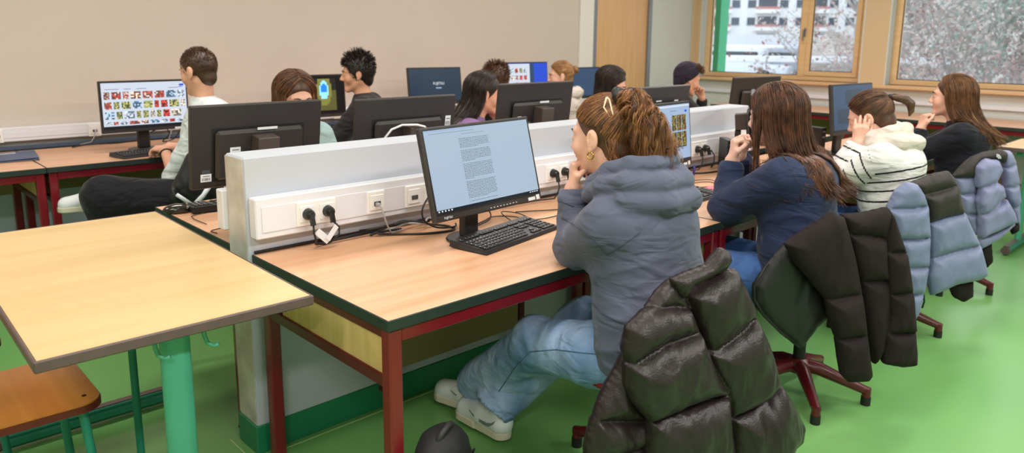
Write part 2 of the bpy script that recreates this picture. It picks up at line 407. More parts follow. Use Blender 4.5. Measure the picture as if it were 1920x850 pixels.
def screen_m(name, c, s=1.0, rough=.25): return mat(name, '0A0A0C', rough, emit=c, es=s, spec=.4)
M['scr_doc'] = screen_m('screen_document', 'BACFE4', .85); M['scr_txt'] = screen_m('screen_text', '5D7288', .6); M['scr_web'] = screen_m('screen_web', 'DDE6F5', .95); M['scr_dark'] = screen_m('screen_slate', '2E4359', .8)
M['scr_blue'] = screen_m('screen_blue', '2B52D8', 1.0); M['scr_pale'] = screen_m('screen_pale', 'A9C3E2', .9); M['scr_bar'] = screen_m('screen_taskbar', '15202E', .8); M['scr_off'] = screen_m('screen_black', '1A1617', .5); M['scr_navy'] = screen_m('screen_navy', '35506F', .9)
M['scr_attr'] = mat('screen_picture', '000000', .3, attr='Col', emit='attr', es=.9); M['scr_white'] = screen_m('screen_white', 'E8F0F5', 1.0)
def screen_attr(o, cols):
    """cols: one colour per face"""
    me = o.data; ca = me.color_attributes.new('Col', 'FLOAT_COLOR', 'CORNER'); i = 0; arr = []
    for p, c in zip(me.polygons, cols): arr += list(lin(c) if isinstance(c, str) else c)*p.loop_total
    ca.data.foreach_set('color', arr)
# ------------------------------------------------------------------ the room
WY = 4.0; WX = 7.5; CZ = 3.05; X0 = -4.2; Y0 = -5.2
def struct(name, data, m, parent=None, **kw):
    o = obj(name, data, m, parent, **kw)
    if parent is None: o['kind'] = 'structure'
    return o
b = MB(); b.box(X0, Y0, -.1, WX+.4, WY+.2, 0); struct('floor', b, M['floor'])
b = MB(); b.box(X0, Y0, CZ, WX+.4, WY+.2, CZ+.1); struct('ceiling', b, M['ceil'])
# left wall, door opening x 5.47..6.5
b = MB(); b.box(X0, WY, 0, 5.20, WY+.2, CZ); w = struct('wall_left', b, M['wall'])
b = MB(); b.box(X0, WY-.012, 0, 5.19, WY, .745); struct('lower_paint_band', b, M['wall_blue'], w)
b = MB(); b.box(6.52, WY, 0, WX, WY+.2, CZ); b.box(5.44, WY, 2.3, 6.52, WY+.2, CZ); struct('wall_left_2', b, M['wall_white'])
b = MB(); b.box(5.20, WY-.03, 0, 5.43, WY+.2, CZ, .004); struct('trim_1', b, mat('pilaster_paint', 'E6E0DA', .6))
b = MB(); b.box(7.40, WY-.02, 0, 7.5, WY, CZ, .004); struct('trim_2', b, M['tanwall'])
b = MB(); b.box(5.50, WY+.01, 0, 6.46, WY+.05, 2.25, .003); d = struct('door_1', b, M['door'])
b = MB(); b.box(5.43, WY-.02, 0, 5.50, WY+.1, 2.3, .004); b.box(6.46, WY-.02, 0, 6.52, WY+.1, 2.3, .004); b.box(5.5, WY-.02, 2.25, 6.46, WY+.1, 2.3, .004); struct('door_frame', b, M['grey'], d)
b = MB(); b.tube([(5.57, WY+.01, 1.05), (5.57, WY-.05, 1.05)], .012); b.tube([(5.57, WY-.05, 1.05), (5.69, WY-.05, 1.05)], .01); b.box(5.545, WY, .93, 5.595, WY+.012, 1.13, .003); struct('door_handle', b, M['grey'], d)
b = MB(); b.tube([(6.475, WY-.025, 1.82), (6.475, WY-.025, 1.95)], .012); struct('hinge', b, M['grey'], d)
b = MB(); b.box(X0-.2, Y0, 0, X0, WY+.2, CZ); struct('wall_back', b, M['wall'])
b = MB(); b.box(X0, Y0-.2, 0, WX+.4, Y0, CZ); struct('wall_right', b, M['wall_white'])
# window wall with openings: window_1 y 1.68..3.93, window_2 y -.0..1.43 and one more to the right
ZS, ZT = .99, 2.7; OPEN = [(1.86, 3.93), (-.22, 1.60), (-2.6, -.55), (-4.9, -2.95)]
b = MB(); b.box(WX, Y0, 0, WX+.24, WY+.2, ZS); b.box(WX, Y0, ZT, WX+.24, WY+.2, CZ)
ys = [WY+.2]+[q for o_ in OPEN for q in (o_[1], o_[0])]+[Y0]
for i in range(0, len(ys), 2): b.box(WX, ys[i+1], ZS, WX+.24, ys[i], ZT)
struct('wall_window', b, M['tanwall'])
for i, (ya, yb) in enumerate(OPEN):
    b = MB(); t = .012
    b.box(WX+.001, yb-t, ZS, WX+.24, yb, ZT); b.box(WX+.001, ya, ZS, WX+.24, ya+t, ZT); b.box(WX+.001, ya, ZT-t, WX+.24, yb, ZT)
    struct('trim_%d' % (i+3), b, M['reveal'])
def window(n, ya, yb, mull):
    fx = WX+.12; r = MB(); fw = .07
    # outer frame
    r.box(fx, yb-fw-.012, ZS, fx+.07, yb-.012, ZT-.012, .006); r.box(fx, ya+.012, ZS, fx+.07, ya+fw+.012, ZT-.012, .006)
    r.box(fx, ya+fw, ZS, fx+.07, yb-fw, ZS+.055, .006); r.box(fx, ya+fw, ZT-.08, fx+.07, yb-fw, ZT-.012, .006)
    for m_ in mull: r.box(fx-.006, m_-.045, ZS+.04, fx+.07, m_+.045, ZT-.08, .006)
    w = struct('window_%d' % n, r, M['pine'])
    edges = [yb-fw-.012]+list(mull)+[ya+fw+.012]
    for k in range(len(edges)-1):
        y1 = edges[k]-(.045 if k else 0); y0_ = edges[k+1]+(.045 if k < len(edges)-2 else 0)
        sash = k > 0
        g = .055 if sash else .0; zb = ZS+.055
        if sash:
            s_ = MB(); s_.box(fx-.012, y0_, zb, fx+.05, y0_+g, ZT-.08, .005); s_.box(fx-.012, y1-g, zb, fx+.05, y1, ZT-.08, .005); s_.box(fx-.012, y0_+g, zb, fx+.05, y1-g, zb+g, .005); s_.box(fx-.012, y0_+g, ZT-.14, fx+.05, y1-g, ZT-.08, .005)
            struct('sash', s_, M['pine'], w)
            h = MB(); h.box(fx-.02, y1+.012, 1.50, fx-.006, y1+.036, 1.60, .003); h.tube([(fx-.02, y1+.024, 1.57), (fx-.055, y1+.024, 1.57)], .008); h.tube([(fx-.055, y1+.024, 1.57), (fx-.055, y1+.03, 1.45)], .008)
            struct('window_handle', h, M['grey'], w)
        p = MB(); p.box(fx+.02, y0_+g, zb+g, fx+.026, y1-g, ZT-.08-g)
        struct('pane', p, M['glass'], w)
        q = MB(); e = .008
        q.box(fx+.012, y0_+g, zb+g, fx+.02, y0_+g+e, ZT-.08-g); q.box(fx+.012, y1-g-e, zb+g, fx+.02, y1-g, ZT-.08-g); q.box(fx+.012, y0_+g, zb+g, fx+.02, y1-g, zb+g+e)
        struct('gasket', q, M['blackp2'], w)
window(1, 1.86, 3.93, [2.60]); window(2, -.22, 1.60, []); window(3, -2.6, -.55, []); window(4, -4.9, -2.95, [])
b = MB(); b.box(WX-.16, Y0+.01, ZS-.035, WX+.118, WY-.03, ZS, .006); struct('trim_7', b, M['sillwood'])
b = MB(); b.box(WX-.07, Y0+.01, .10, WX, WY-.05, ZS-.036, .004); rc = struct('trim_8', b, M['wall_white'])
b = MB(); b.box(WX-.10, Y0+.01, .80, WX-.07, WY-.06, .84, .003); struct('ledge', b, M['trunk'], rc)
# exterior green panel beside window one
b = MB(); b.box(WX+.25, 3.80, ZS-.3, WX+.45, 3.88, ZT+.2, .004); struct('trim_9', b, mat('green_facade', '3FBF87', .5))
# half height partition between the rows
b = MB(); b.box(-.012, .80, 0, 3.20, .938, 1.047, .006)
pw = struct('wall_center', b, M['wall_part'])
b = MB(); b.box(-.0135, .801, .11, -.0118, .937, 1.04, .0005); struct('end_face', b, M['part_end'], pw)
b = MB(); b.box(-.018, .794, 0, 3.205, .944, .105, .003); bb = struct('baseboard_center', b, M['base'])
b = MB(); b.box(-.02, .768, .0003, 3.2, .773, .002); b.box(-.05, .768, .0003, -.045, .96, .002); b.box(-.05, .766, .0003, 0, .772, .002); struct('trim_10', b, M['weld'])
b = MB(); b.box(X0, WY-.022, 0, 5.19, WY-.012, .1, .003); struct('baseboard_left', b, M['base'])
# ceiling lamps (they light the room)
def ceiling_light(x, y, label, power):
    t = thing('ceiling_light', label, 'ceiling light', (x, y, CZ), 0, 'ceiling lamps over the rows of desks')
    f = MB(); f.box(-.68, -.16, -.05, .68, .16, 0, .004); obj('housing', f, M['trunk'], t)
    g = MB(); g.box(-.66, -.14, -.056, .66, .14, -.05); obj('diffuser', g, mat('lamp_diffuser', 'FFFFFF', .5, emit='FFF4E6', es=4), t)
    ld = bpy.data.lights.new('lamp', 'AREA'); ld.shape = 'RECTANGLE'; ld.size = 1.3; ld.size_y = .28; ld.energy = power; ld.color = (1, .925, .93)
    lo = bpy.data.objects.new('lamp', ld); COL.objects.link(lo); lo.parent = t; lo.location = (0, 0, -.07)
for i, x in enumerate((-2.2, .3, 2.8, 5.3)):
    for j, y in enumerate((-2.6, -.3, 2.2)):
        ceiling_light(x, y, 'long white ceiling lamp above the rows of desks', POWER*(2.4 if j == 0 and i < 3 else 1))  # lamps near the camera boosted as added front fill, replacing a bounce flash
# ------------------------------------------------------------------ desks
def make_desk(label, x, y, rz, W=1.598, group='red framed computer desks', panel=True, D=.797):
    """origin: front left corner at floor, front edge along +x, depth towards +y"""
    t = thing('computer_desk', label, 'desk', (x, y, 0), rz, group)
    b = MB(); b.box(.003, .003, .692, W-.003, D-.003, .7198); obj('tabletop', b, M['desk'], t)
    e = MB(); T = .72
    for (a0, b0, a1, b1) in ((0, 0, W, .005), (0, D-.005, W, D), (0, .005, .005, D-.005), (W-.005, .005, W, D-.005)): e.box(a0, b0, .689, a1, b1, .7205, .002)
    obj('edge_strip', e, M['edge_black'], t)
    for lx in (.03, W-.03):
        for ly in (.03, D-.06):
            l = MB(); l.box(lx-.021, ly-.021, .008, lx+.021, ly+.021, .689, .005); lg = obj('leg', l, M['red'], t)
            c = MB(); c.box(lx-.022, ly-.022, 0, lx+.022, ly+.022, .012, .002); obj('glide', c, M['rubber'], lg)
    f = MB(); f.box(.05, .012, .648, W-.05, .047, .689, .003); f.box(.05, D-.085, .648, W-.05, D-.05, .689, .003)
    obj('frame_rail', f, M['red'], t)
    for lx in (.03, W-.03):
        s = MB(); s.box(lx-.016, .05, .515, lx+.016, D-.08, .55, .003); s.box(lx-.016, .05, .655, lx+.016, D-.08, .689, .003); obj('side_rail', s, M['darkred'], t)
        p = MB(); p.box(lx-.008, .05, .55, lx+.008, D-.16, .682); obj('side_panel', p, M['deskpanel'], t)
    if panel:
        p = MB(); p.box(.46, D-.10, .19, W-.46, D-.085, .655, .002); obj('modesty_panel', p, M['modesty'], t)
        for xa in (.43, W-.46): p = MB(); p.box(xa, D-.11, .12, xa+.03, D-.075, .66, .002); obj('panel_post', p, M['darkred'], t)
    else:
        p = MB(); p.box(.05, D-.10, .47, W-.05, D-.085, .655, .002); obj('modesty_panel', p, M['modesty'], t)
    return t
near_l = ['red framed computer desk nearest the camera, with monitor showing a text document', 'red framed computer desk of the student in the navy sweater', 'red framed computer desk beyond the end of the white partition, before the windows']
for i in range(3): make_desk(near_l[i], 1.6*i+.001, 0, 0)
mid_l = ['red framed computer desk with the mouse, behind the left end of the partition', 'red framed computer desk behind the partition, middle of its row', 'red framed computer desk behind the partition, its row end near the windows']
for i in range(3): make_desk(mid_l[i], 1.6*(i+1), 1.738, PI)
wal_l = ['wall side computer desk with the blue folder, at the left frame edge', 'wall side computer desk with the monitor full of picture results', 'wall side computer desk of the student in the black and grey shirt', 'wall side computer desk of the student with the blond bun']
for i in range(4): make_desk(wal_l[i], -1.712+1.6*i, 3.10, 0, panel=False)
win_l = ['window side desk with red frame, left one by the door wall', 'window side desk with red frame, middle one under the windows', 'window side desk with red frame, behind the student with long copper hair']
for i in range(3): make_desk(win_l[i], 6.58, 3.15-1.6*i, -PI/2, D=.80)
# ------------------------------------------------------------------ trunking with sockets
def trunking(label, x0, x1, y, sgn, z0, z1, loc_rz=(0, 0, 0), deep=.05, name='cable_trunking'):
    """runs along x; the face looks towards sgn*y"""
    t = thing(name, label, 'cable trunking', (x0, y, z0), 0)
    H = z1-z0; L = x1-x0; s = sgn; yb = 0; yf = s*deep
    b = MB(); b.box(0, min(yb, yf), 0, L, max(yb, yf), H, .004); obj('body', b, M['trunk'], t)
    c = MB(); c.box(.02, min(yf, yf+s*.003), .022, L-.02, max(yf, yf+s*.003), H-.028, .001); obj('cover', c, M['trunk'], t)
    return t, yf
def outlet(par, x, yf, s, n=1, kind='power', H=.14, zc=.065, plug=None):
    """wall outlet: n gang frame with inserts"""
    w = .075*n; f = MB(); a, b_ = sorted((yf, yf+s*.010)); f.box(x-w/2, a, zc-.042, x+w/2, b_, zc+.042, .003); fo = obj('outlet_frame', f, M['socket'], par)
    for i in range(n):
        cx = x-w/2+.0375+.075*i
        g = MB(); a, b_ = sorted((yf+s*.010, yf+s*.014)); g.box(cx-.028, a, zc-.028, cx+.028, b_, zc+.028, .002); obj('insert', g, M['socket'], fo)
        d = MB()
        if kind == 'power':
            T = Matrix.Translation((cx, yf+s*.0145, zc)) @ Matrix.Rotation(PI/2, 4, 'X'); d.T = T
            d.lathe([(.0205, -.001), (.0205, .001)], 24); d.T = None
            k = obj('socket_well', d, M['grey'], fo)
            h = MB()
            for q in (-.0095, .0095): a, b_ = sorted((yf+s*.0145, yf+s*.0165)); h.box(cx+q-.003, a, zc-.003, cx+q+.003, b_, zc+.003)
            obj('pin_hole', h, M['sockin'], k)
        else:
            a, b_ = sorted((yf+s*.0135, yf+s*.016)); d.box(cx-.014, a, zc-.012, cx-.001, b_, zc+.004); d.box(cx+.001, a, zc-.012, cx+.014, b_, zc+.004)
            obj('data_port', d, M['sockin'], fo)
t1, yf = trunking('white cable trunking with sockets on the near side of the partition', .0, 3.19, .8, -1, .778, .915)
for x, n, k in ((.215, 2, 'power'), (.455, 1, 'data'), (.66, 2, 'data'), (1.42, 2, 'power'), (1.66, 1, 'data'), (2.58, 2, 'power'), (2.82, 1, 'data'), (2.98, 1, 'data')): outlet(t1, x, yf, -1, n, k)
t2, yf2 = trunking('white cable trunking on the far side of the partition', -.03, 3.19, .938, 1, .78, .92)
for x, n, k in ((.5, 2, 'power'), (1.9, 2, 'power')): outlet(t2, x, yf2, 1, n, k)
t3, yf3 = trunking('long white cable trunking on the beige wall above the desks', X0+.1, 5.15, WY, -1, .775, .862, deep=.065)
for x, n, k in ((-.20, 1, 'power'), (.345, 1, 'data'), (-1.6, 2, 'power'), (2.2, 2, 'power'), (3.4, 1, 'data'), (4.3, 2, 'power')): outlet(t3, x-(X0+.1), yf3, -1, n, k, zc=.04)
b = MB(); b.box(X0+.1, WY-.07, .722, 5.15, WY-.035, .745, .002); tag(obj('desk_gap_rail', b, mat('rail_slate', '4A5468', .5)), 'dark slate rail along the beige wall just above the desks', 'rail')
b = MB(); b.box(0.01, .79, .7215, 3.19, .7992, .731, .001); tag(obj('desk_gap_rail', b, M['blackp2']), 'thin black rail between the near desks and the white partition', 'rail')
def plug(label, x, y, z, s, drop_pts, cr=.0035, m='cable'):
    t = thing('power_plug', label, 'plug', (x, y, z))
    b = MB(); b.T = Matrix.Rotation(PI/2*(1 if s < 0 else -1), 4, 'X'); b.lathe([(.018, -.002), (.0185, .012), (.016, .022), (.010, .03)], 16); b.T = None
    b.bar((0, s*.022, .006), (0, s*.034, -.035), .016, .014); auto_smooth(obj('plug_body', b, M['blackp2'], t))
    c = MB(); c.tube([(0, s*.034, -.03)]+drop_pts, cr, 6); obj('cord', c, M[m], t, smooth=True)
    return t
PY = .748-.014
p1 = plug('black power plug in the left socket of the nearest double outlet', .1775, PY, .843, -1, [(.0, -.036, -.06), (.01, -.03, -.09), (.02, -.015, -.108), (.05, .005, -.111), (.3, .012, -.111)])
l = MB(); l.bar((.012, -.033, -.055), (.05, -.045, -.095), .002, .024); obj('tag', l, M['label'], p1)
p2 = plug('black power plug with white paper tag, in the right socket of the nearest double outlet', .2525, PY, .843, -1, [(.015, -.045, -.05), (.012, -.05, -.075), (-.015, -.04, -.10), (-.03, -.02, -.111), (-.05, .005, -.111), (.2, .014, -.105)])
l = MB(); l.bar((.005, -.048, -.045), (-.035, -.055, -.085), .002, .02); obj('tag', l, M['label'], p2)
plug('black power plug beside the right edge of the text document monitor', 1.3825, PY, .843, -1, [(0, -.04, -.06), (-.01, -.04, -.08), (-.02, -.03, -.108), (-.1, 0, -.111), (-.3, .01, -.111)])
plug('black power plug behind the hand of the student in the grey hoodie', 1.4575, PY, .843, -1, [(0, -.04, -.06), (.02, -.04, -.08), (.03, -.03, -.108), (.1, 0, -.111)])
plug('black power plug in the outlet beside the gallery page monitor, left socket', 2.5425, PY, .843, -1, [(0, -.04, -.06), (-.01, -.04, -.08), (-.02, -.03, -.108), (-.1, 0, -.111)])
plug('black power plug in the outlet beside the gallery page monitor, right socket', 2.6175, PY, .843, -1, [(.02, -.03, -.01), (.04, -.04, -.04), (.04, -.04, -.08), (.03, -.03, -.108), (.1, 0, -.111)])
def netplug(label, x, z, pts, m='cable_g', y=PY, s=-1):
    t = thing('network_plug', label, 'plug', (x, y, z)); b = MB(); b.box(-.006, -.02, -.006, .006, .0, .006, .002); obj('plug_body', b, M['cable_g'], t)
    c = MB(); c.tube([(0, -.018, 0)]+pts, .003, 6); obj('cord', c, M[m], t, smooth=True)
netplug('grey network plug hanging from the single data outlet on the partition', .45, .838, [(.0, -.035, -.01), (.005, -.04, -.04), (.02, -.04, -.08), (.04, -.03, -.108), (.12, -.01, -.111)])
netplug('grey network plug in the data outlet near the end of the partition', 2.81, .838, [(.0, -.035, -.01), (.0, -.04, -.06), (.02, -.03, -.108), (-.05, -.01, -.111)])
netplug('grey network plug in the data outlet on the beige wall', .345, .813, [(-.01, -.03, -.01), (-.02, -.04, -.04), (-.04, -.04, -.07), (-.10, -.02, -.083)], y=3.918)
# ------------------------------------------------------------------ green school tables
def school_table(label, x, y, rz, L=1.30, D=.65, H=.75, extra=True):
    """origin: centre on the floor, length along y; T legs at both short ends"""
    t = thing('school_table', label, 'table', (x, y, 0), rz)
    b = MB(); b.box(-D/2+.008, -L/2+.008, H-.024, D/2-.008, L/2-.008, H-.0004); obj('tabletop', b, M['maple'], t)
    e = MB(); w = .009
    e.box(-D/2, -L/2, H-.027, D/2, -L/2+w, H+.0004, .003); e.box(-D/2, L/2-w, H-.027, D/2, L/2, H+.0004, .003); e.box(-D/2, -L/2+w, H-.027, -D/2+w, L/2-w, H+.0004, .003); e.box(D/2-w, -L/2+w, H-.027, D/2, L/2-w, H+.0004, .003)
    obj('edge_band', e, M['edge_brown'], t)
    for s in (-1, 1):
        yc = s*(L/2-.13)
        lg = MB(); n = 20; pr_ = [(.038*math.cos(2*PI*k/n), .021*math.sin(2*PI*k/n)) for k in range(n)]
        if s < 0 or not extra:
            lg.prism([(p[0], p[1]+yc) for p in pr_], .05, H-.05); lo = auto_smooth(obj('leg', lg, M['green'], t))
        ft = MB(); ft.bar((-.29, yc, .033), (.27, yc, .033), .05, .045, r=.014); ft.bar((-.28, yc, .058), (.26, yc, .058), .04, .012, r=.003)
        fo = obj('foot', ft, M['greendark'], t)
        cc = MB(); cc.bar((-.31, yc, .036), (-.28, yc, .036), .052, .05, r=.014); cc.bar((.26, yc, .036), (.285, yc, .036), .052, .05, r=.014); cc.bar((-.3, yc, .065), (.275, yc, .065), .03, .006); obj('foot_cap', cc, M['edge_brown'], fo)
        tp = MB(); tp.box(-.27, yc-.02, H-.062, .27, yc+.02, H-.027, .003); obj('top_bracket', tp, M['green'], t)
    r = MB(); r.box(-.02, -L/2+.14, H-.062, .02, L/2-.14, H-.03, .003); obj('stretcher', r, M['green'], t)
    if extra:
        l2 = MB(); l2.tube([(.075, .185, .0), (.075, .185, H-.027)], .0125, 12); auto_smooth(obj('leg', l2, M['greendark'], t))
    for hx in (-.055, .065):
        h = MB(); yy = -L/2+.105; pts = [(hx, yy, H-.03), (hx, yy-.004, H-.075), (hx+.004, yy-.012, H-.095), (hx+.016, yy-.024, H-.102), (hx+.026, yy-.03, H-.097)]
        h.tube(pts, [.006, .006, .006, .005, .006], 8); obj('bag_hook', h, M['green'], t, smooth=True)
    return t
tt = school_table('maple topped school table with green legs in the left foreground', -.3935, .884, math.radians(-1.0), L=1.30, D=.648)
school_table('school table with green legs at the right frame edge, by the window desks', 5.16, -.80, 0, L=1.30, D=.65, extra=False)
# ------------------------------------------------------------------ wooden school chairs (green tube)
def school_chair(label, x, y, rz):
    t = thing('school_chair', label, 'chair', (x, y, 0), rz, 'wooden school chairs with green tube legs')
    def outline(o): 
        pts = []
        for sx, sy, r in ((-.19, -.20, .07), (.19, -.20, .07), (.20, .19, .06), (-.20, .19, .06)):
            a0 = math.atan2(sy, sx); cx, cy = sx-math.copysign(r, sx), sy-math.copysign(r, sy); q = {(-1, -1): PI, (1, -1): 1.5*PI, (1, 1): 0, (-1, 1): .5*PI}[(int(math.copysign(1, sx)), int(math.copysign(1, sy)))]
            for k in range(9): th = q+PI/2*k/8; pts.append((cx+(r-o)*math.cos(th), cy+(r-o)*math.sin(th)))
        return pts
    b = MB(); b.prism(outline(.003), .4435, .449); s_ = auto_smooth(obj('seat', b, M['ply'], t))
    b = MB(); b.prism(outline(0), .425, .4445); auto_smooth(obj('seat_edge', b, M['plyedge'], s_))
    r = MB()
    for sx, sy in ((-.14, .15), (.14, .15)): r.lathe([(.006, 0), (.006, .0015), (.003, .002)], 10, (sx, sy, .449))
    obj('rivet', r, M['rubber'], s_)
    for sx in (-1, 1):
        for sy in (-1, 1):
            l = MB(); l.tube([(sx*.15, sy*.14, .425), (sx*.18, sy*.17, .006)], .012, 12); lo = auto_smooth(obj('leg', l, M['greendark'], t))
            c = MB(); c.tube([(sx*.1795, sy*.1695, .016), (sx*.1806, sy*.1706, 0)], .0145, 12); auto_smooth(obj('glide', c, M['rubber'], lo))
    u = MB(); u.box(-.15, -.16, .408, .15, .16, .425, .003); obj('seat_frame', u, M['greendark'], t)
    for sx in (-1, 1):
        l = MB(); l.tube([(sx*.15, -.16, .42), (sx*.16, -.21, .5), (sx*.165, -.235, .80)], .011, 12); auto_smooth(obj('back_post', l, M['greendark'], t))
    bk = MB(); n = 10
    for k in range(n):
        a = -.19+.38*k/n; c = -.19+.38*(k+1)/n; f = lambda x_: -.225+.03*(x_/.19)**2-.012
        y0_, y1_ = f(a), f(c); bk.add([(a, y0_, .62), (c, y1_, .62), (c, y1_, .80), (a, y0_, .80), (a, y0_-.01, .62), (c, y1_-.01, .62), (c, y1_-.01, .80), (a, y0_-.01, .80)], [(0, 3, 2, 1), (4, 5, 6, 7), (3, 7, 6, 2), (0, 1, 5, 4), (0, 4, 7, 3), (1, 2, 6, 5)])
    auto_smooth(obj('backrest', bk, M['ply'], t))
    return t
school_chair('wooden school chair tucked under the maple table, nearer the camera', -.70, .82, -PI/2)
school_chair('wooden school chair behind the first one at the maple table, only its seat edge seen', -.83, 1.46, -PI/2)
# ------------------------------------------------------------------ swivel chairs
def swivel_chair(label, x, y, rz, a0, sh=.44, back=True, wood=False):
    t = thing('swivel_chair', label, 'chair', (x, y, 0), rz, 'red swivel chairs at the computer desks')
    for k in range(5):
        a = a0-rz+2*PI/5*k; c, s = math.cos(a), math.sin(a)
        l = MB(); n = 10; pts = [(c*r, s*r, z) for r, z in ((.02, .125), (.08, .118), (.18, .085), (.25, .062), (.272, .058))]
        l.tube(pts, [.028, .028, .022, .018, .016], 12); l.tube([(c*.262, s*.262, .07), (c*.262, s*.262, .03)], .017, 12)
        lo = auto_smooth(obj('base_arm', l, M['darkred'], t)); g = MB(); g.tube([(c*.262, s*.262, .034), (c*.262, s*.262, 0)], .019, 12); auto_smooth(obj('glide', g, M['rubber'], lo))
    h = MB(); h.lathe([(.04, .095), (.045, .11), (.045, .14), (.03, .155)], 20); obj('hub', h, M['darkred'], t)
    h = MB(); h.lathe([(.024, .15), (.024, .25), (.016, .252), (.016, sh-.03)], 20); obj('column', h, M['greendark'] if wood else M['rubber'], t)
    f = MB(); f.box(-.17, -.16, sh-.035, .17, .17, sh-.012, .008); obj('seat_frame', f, M['red'], t)
    s_ = Sdf(); s_.ell((0, 0, sh), (.215, .21, .05), .01); s_.plane((0, 0, sh-.012), (0, 0, -1), .006); s_.plane((0, 0, sh+.012), (0, 0, 1), .012)
    st = obj('seat', s_.mesh(.009), M['red'] if not wood else M['ply'], t)
    if back:
        for sx in (-1, 1):
            l = MB(); l.tube([(sx*.12, -.12, sh-.02), (sx*.14, -.205, sh), (sx*.12, -.225, .55), (sx*.12, -.240, .69)], .011, 10); auto_smooth(obj('back_post', l, M['darkred'], t))
        s_ = Sdf()
        s_.fn(lambda P: np.maximum(np.abs(P[..., 1]+.25-1.0*(P[..., 0]**2))-.008, np.maximum(np.abs(P[..., 0])-.16, np.abs(P[..., 2]-.63)-.08)), (-.2, -.27, .5), (.2, -.19, .76), .004); obj('backrest', s_.mesh(.008), M['ply'], t)
    return t
swivel_chair('red swivel chair under the student in the grey hoodie, black puffer jacket over its back', .845, -.175, -.30, .3, sh=.40)
swivel_chair('red swivel chair with star base under the black matte jacket', 1.84, -.25, -.57, math.radians(221), sh=.43)
swivel_chair('red swivel chair of the student in the striped sweater, blue and black jacket on it', 2.86, -.20, -.6, math.radians(285), sh=.43)
swivel_chair('red swivel chair of the student with long copper hair, lilac puffer jacket on it', 3.86, -.18, -.6, .9, sh=.43)
swivel_chair('swivel chair of the student with short brown hair near the beige wall', .62, 2.62, math.radians(50), .5, sh=.46, back=False)
swivel_chair('swivel chair of the student in the black and grey shirt', 1.72, 2.62, 0, .4, sh=.44)
swivel_chair('swivel chair of the student with the blond bun', 3.78, 2.66, 0, .7, sh=.44)
swivel_chair('swivel chair of the student of whom only curly brown hair shows', 2.90, 2.62, 0, .2, sh=.44)
swivel_chair('swivel chair of the student whose forehead shows above a monitor', .74, 2.12, PI, .6, sh=.44)
swivel_chair('swivel chair of the student in the purple top', 1.84, 2.10, PI, .1, sh=.44)
swivel_chair('swivel chair of the dark haired student behind the partition', 3.02, 2.12, PI, .9, sh=.44)
swivel_chair('swivel chair of the student in the dark beanie', 4.12, 2.14, PI, .3, sh=.44)
# ------------------------------------------------------------------ monitors
def text_mesh(name, s, size, mat_, parent, T, label=None, ext=.0003):
    cu = bpy.data.curves.new(name, 'FONT'); cu.body = s; cu.size = size; cu.extrude = ext; cu.align_x = 'CENTER'; cu.align_y = 'CENTER'
    o = bpy.data.objects.new(name, cu); COL.objects.link(o)
    dg = bpy.context.evaluated_depsgraph_get(); me = bpy.data.meshes.new_from_object(o.evaluated_get(dg))
    bpy.data.objects.remove(o); me.transform(T); me.materials.clear(); me.materials.append(mat_)
    q = bpy.data.objects.new(name, me); COL.objects.link(q); q.parent = parent
    return q
PW, PH = .52, .316
def front(x, z, y=-.0125): return (x, y, z)
def rects(par, name, items, m, y, T):
    """items: x0, z0, x1, z1 in panel space, lying on the screen"""
    b = MB(); b.T = T
    for x0, z0, x1, z1 in items: b.quad((x0, y, z0), (x1, y, z0), (x1, y, z1), (x0, y, z1))
    return obj(name, b, m, par, smooth=False)
def pic_grid(par, name, cells, y, T, n=6):
    """cells: x0,z0,x1,z1,palette -> small pictures made of colour patches"""
    b = MB(); b.T = T; cols = []
    for x0, z0, x1, z1, pal in cells:
        nx = n; nz = max(3, int(n*(z1-z0)/(x1-x0)+.5))
        for i in range(nx):
            for j in range(nz):
                xa = x0+(x1-x0)*i/nx; xb = x0+(x1-x0)*(i+1)/nx; za = z0+(z1-z0)*j/nz; zb = z0+(z1-z0)*(j+1)/nz
                b.quad((xa, y, za), (xb, y, za), (xb, y, zb), (xa, y, zb)); cols.append(pal(i/nx, j/nz))
    o = obj(name, b, M['scr_attr'], par, smooth=False); screen_attr(o, cols); return o
def rc(*cs): return lambda u, v: random.choice(cs)
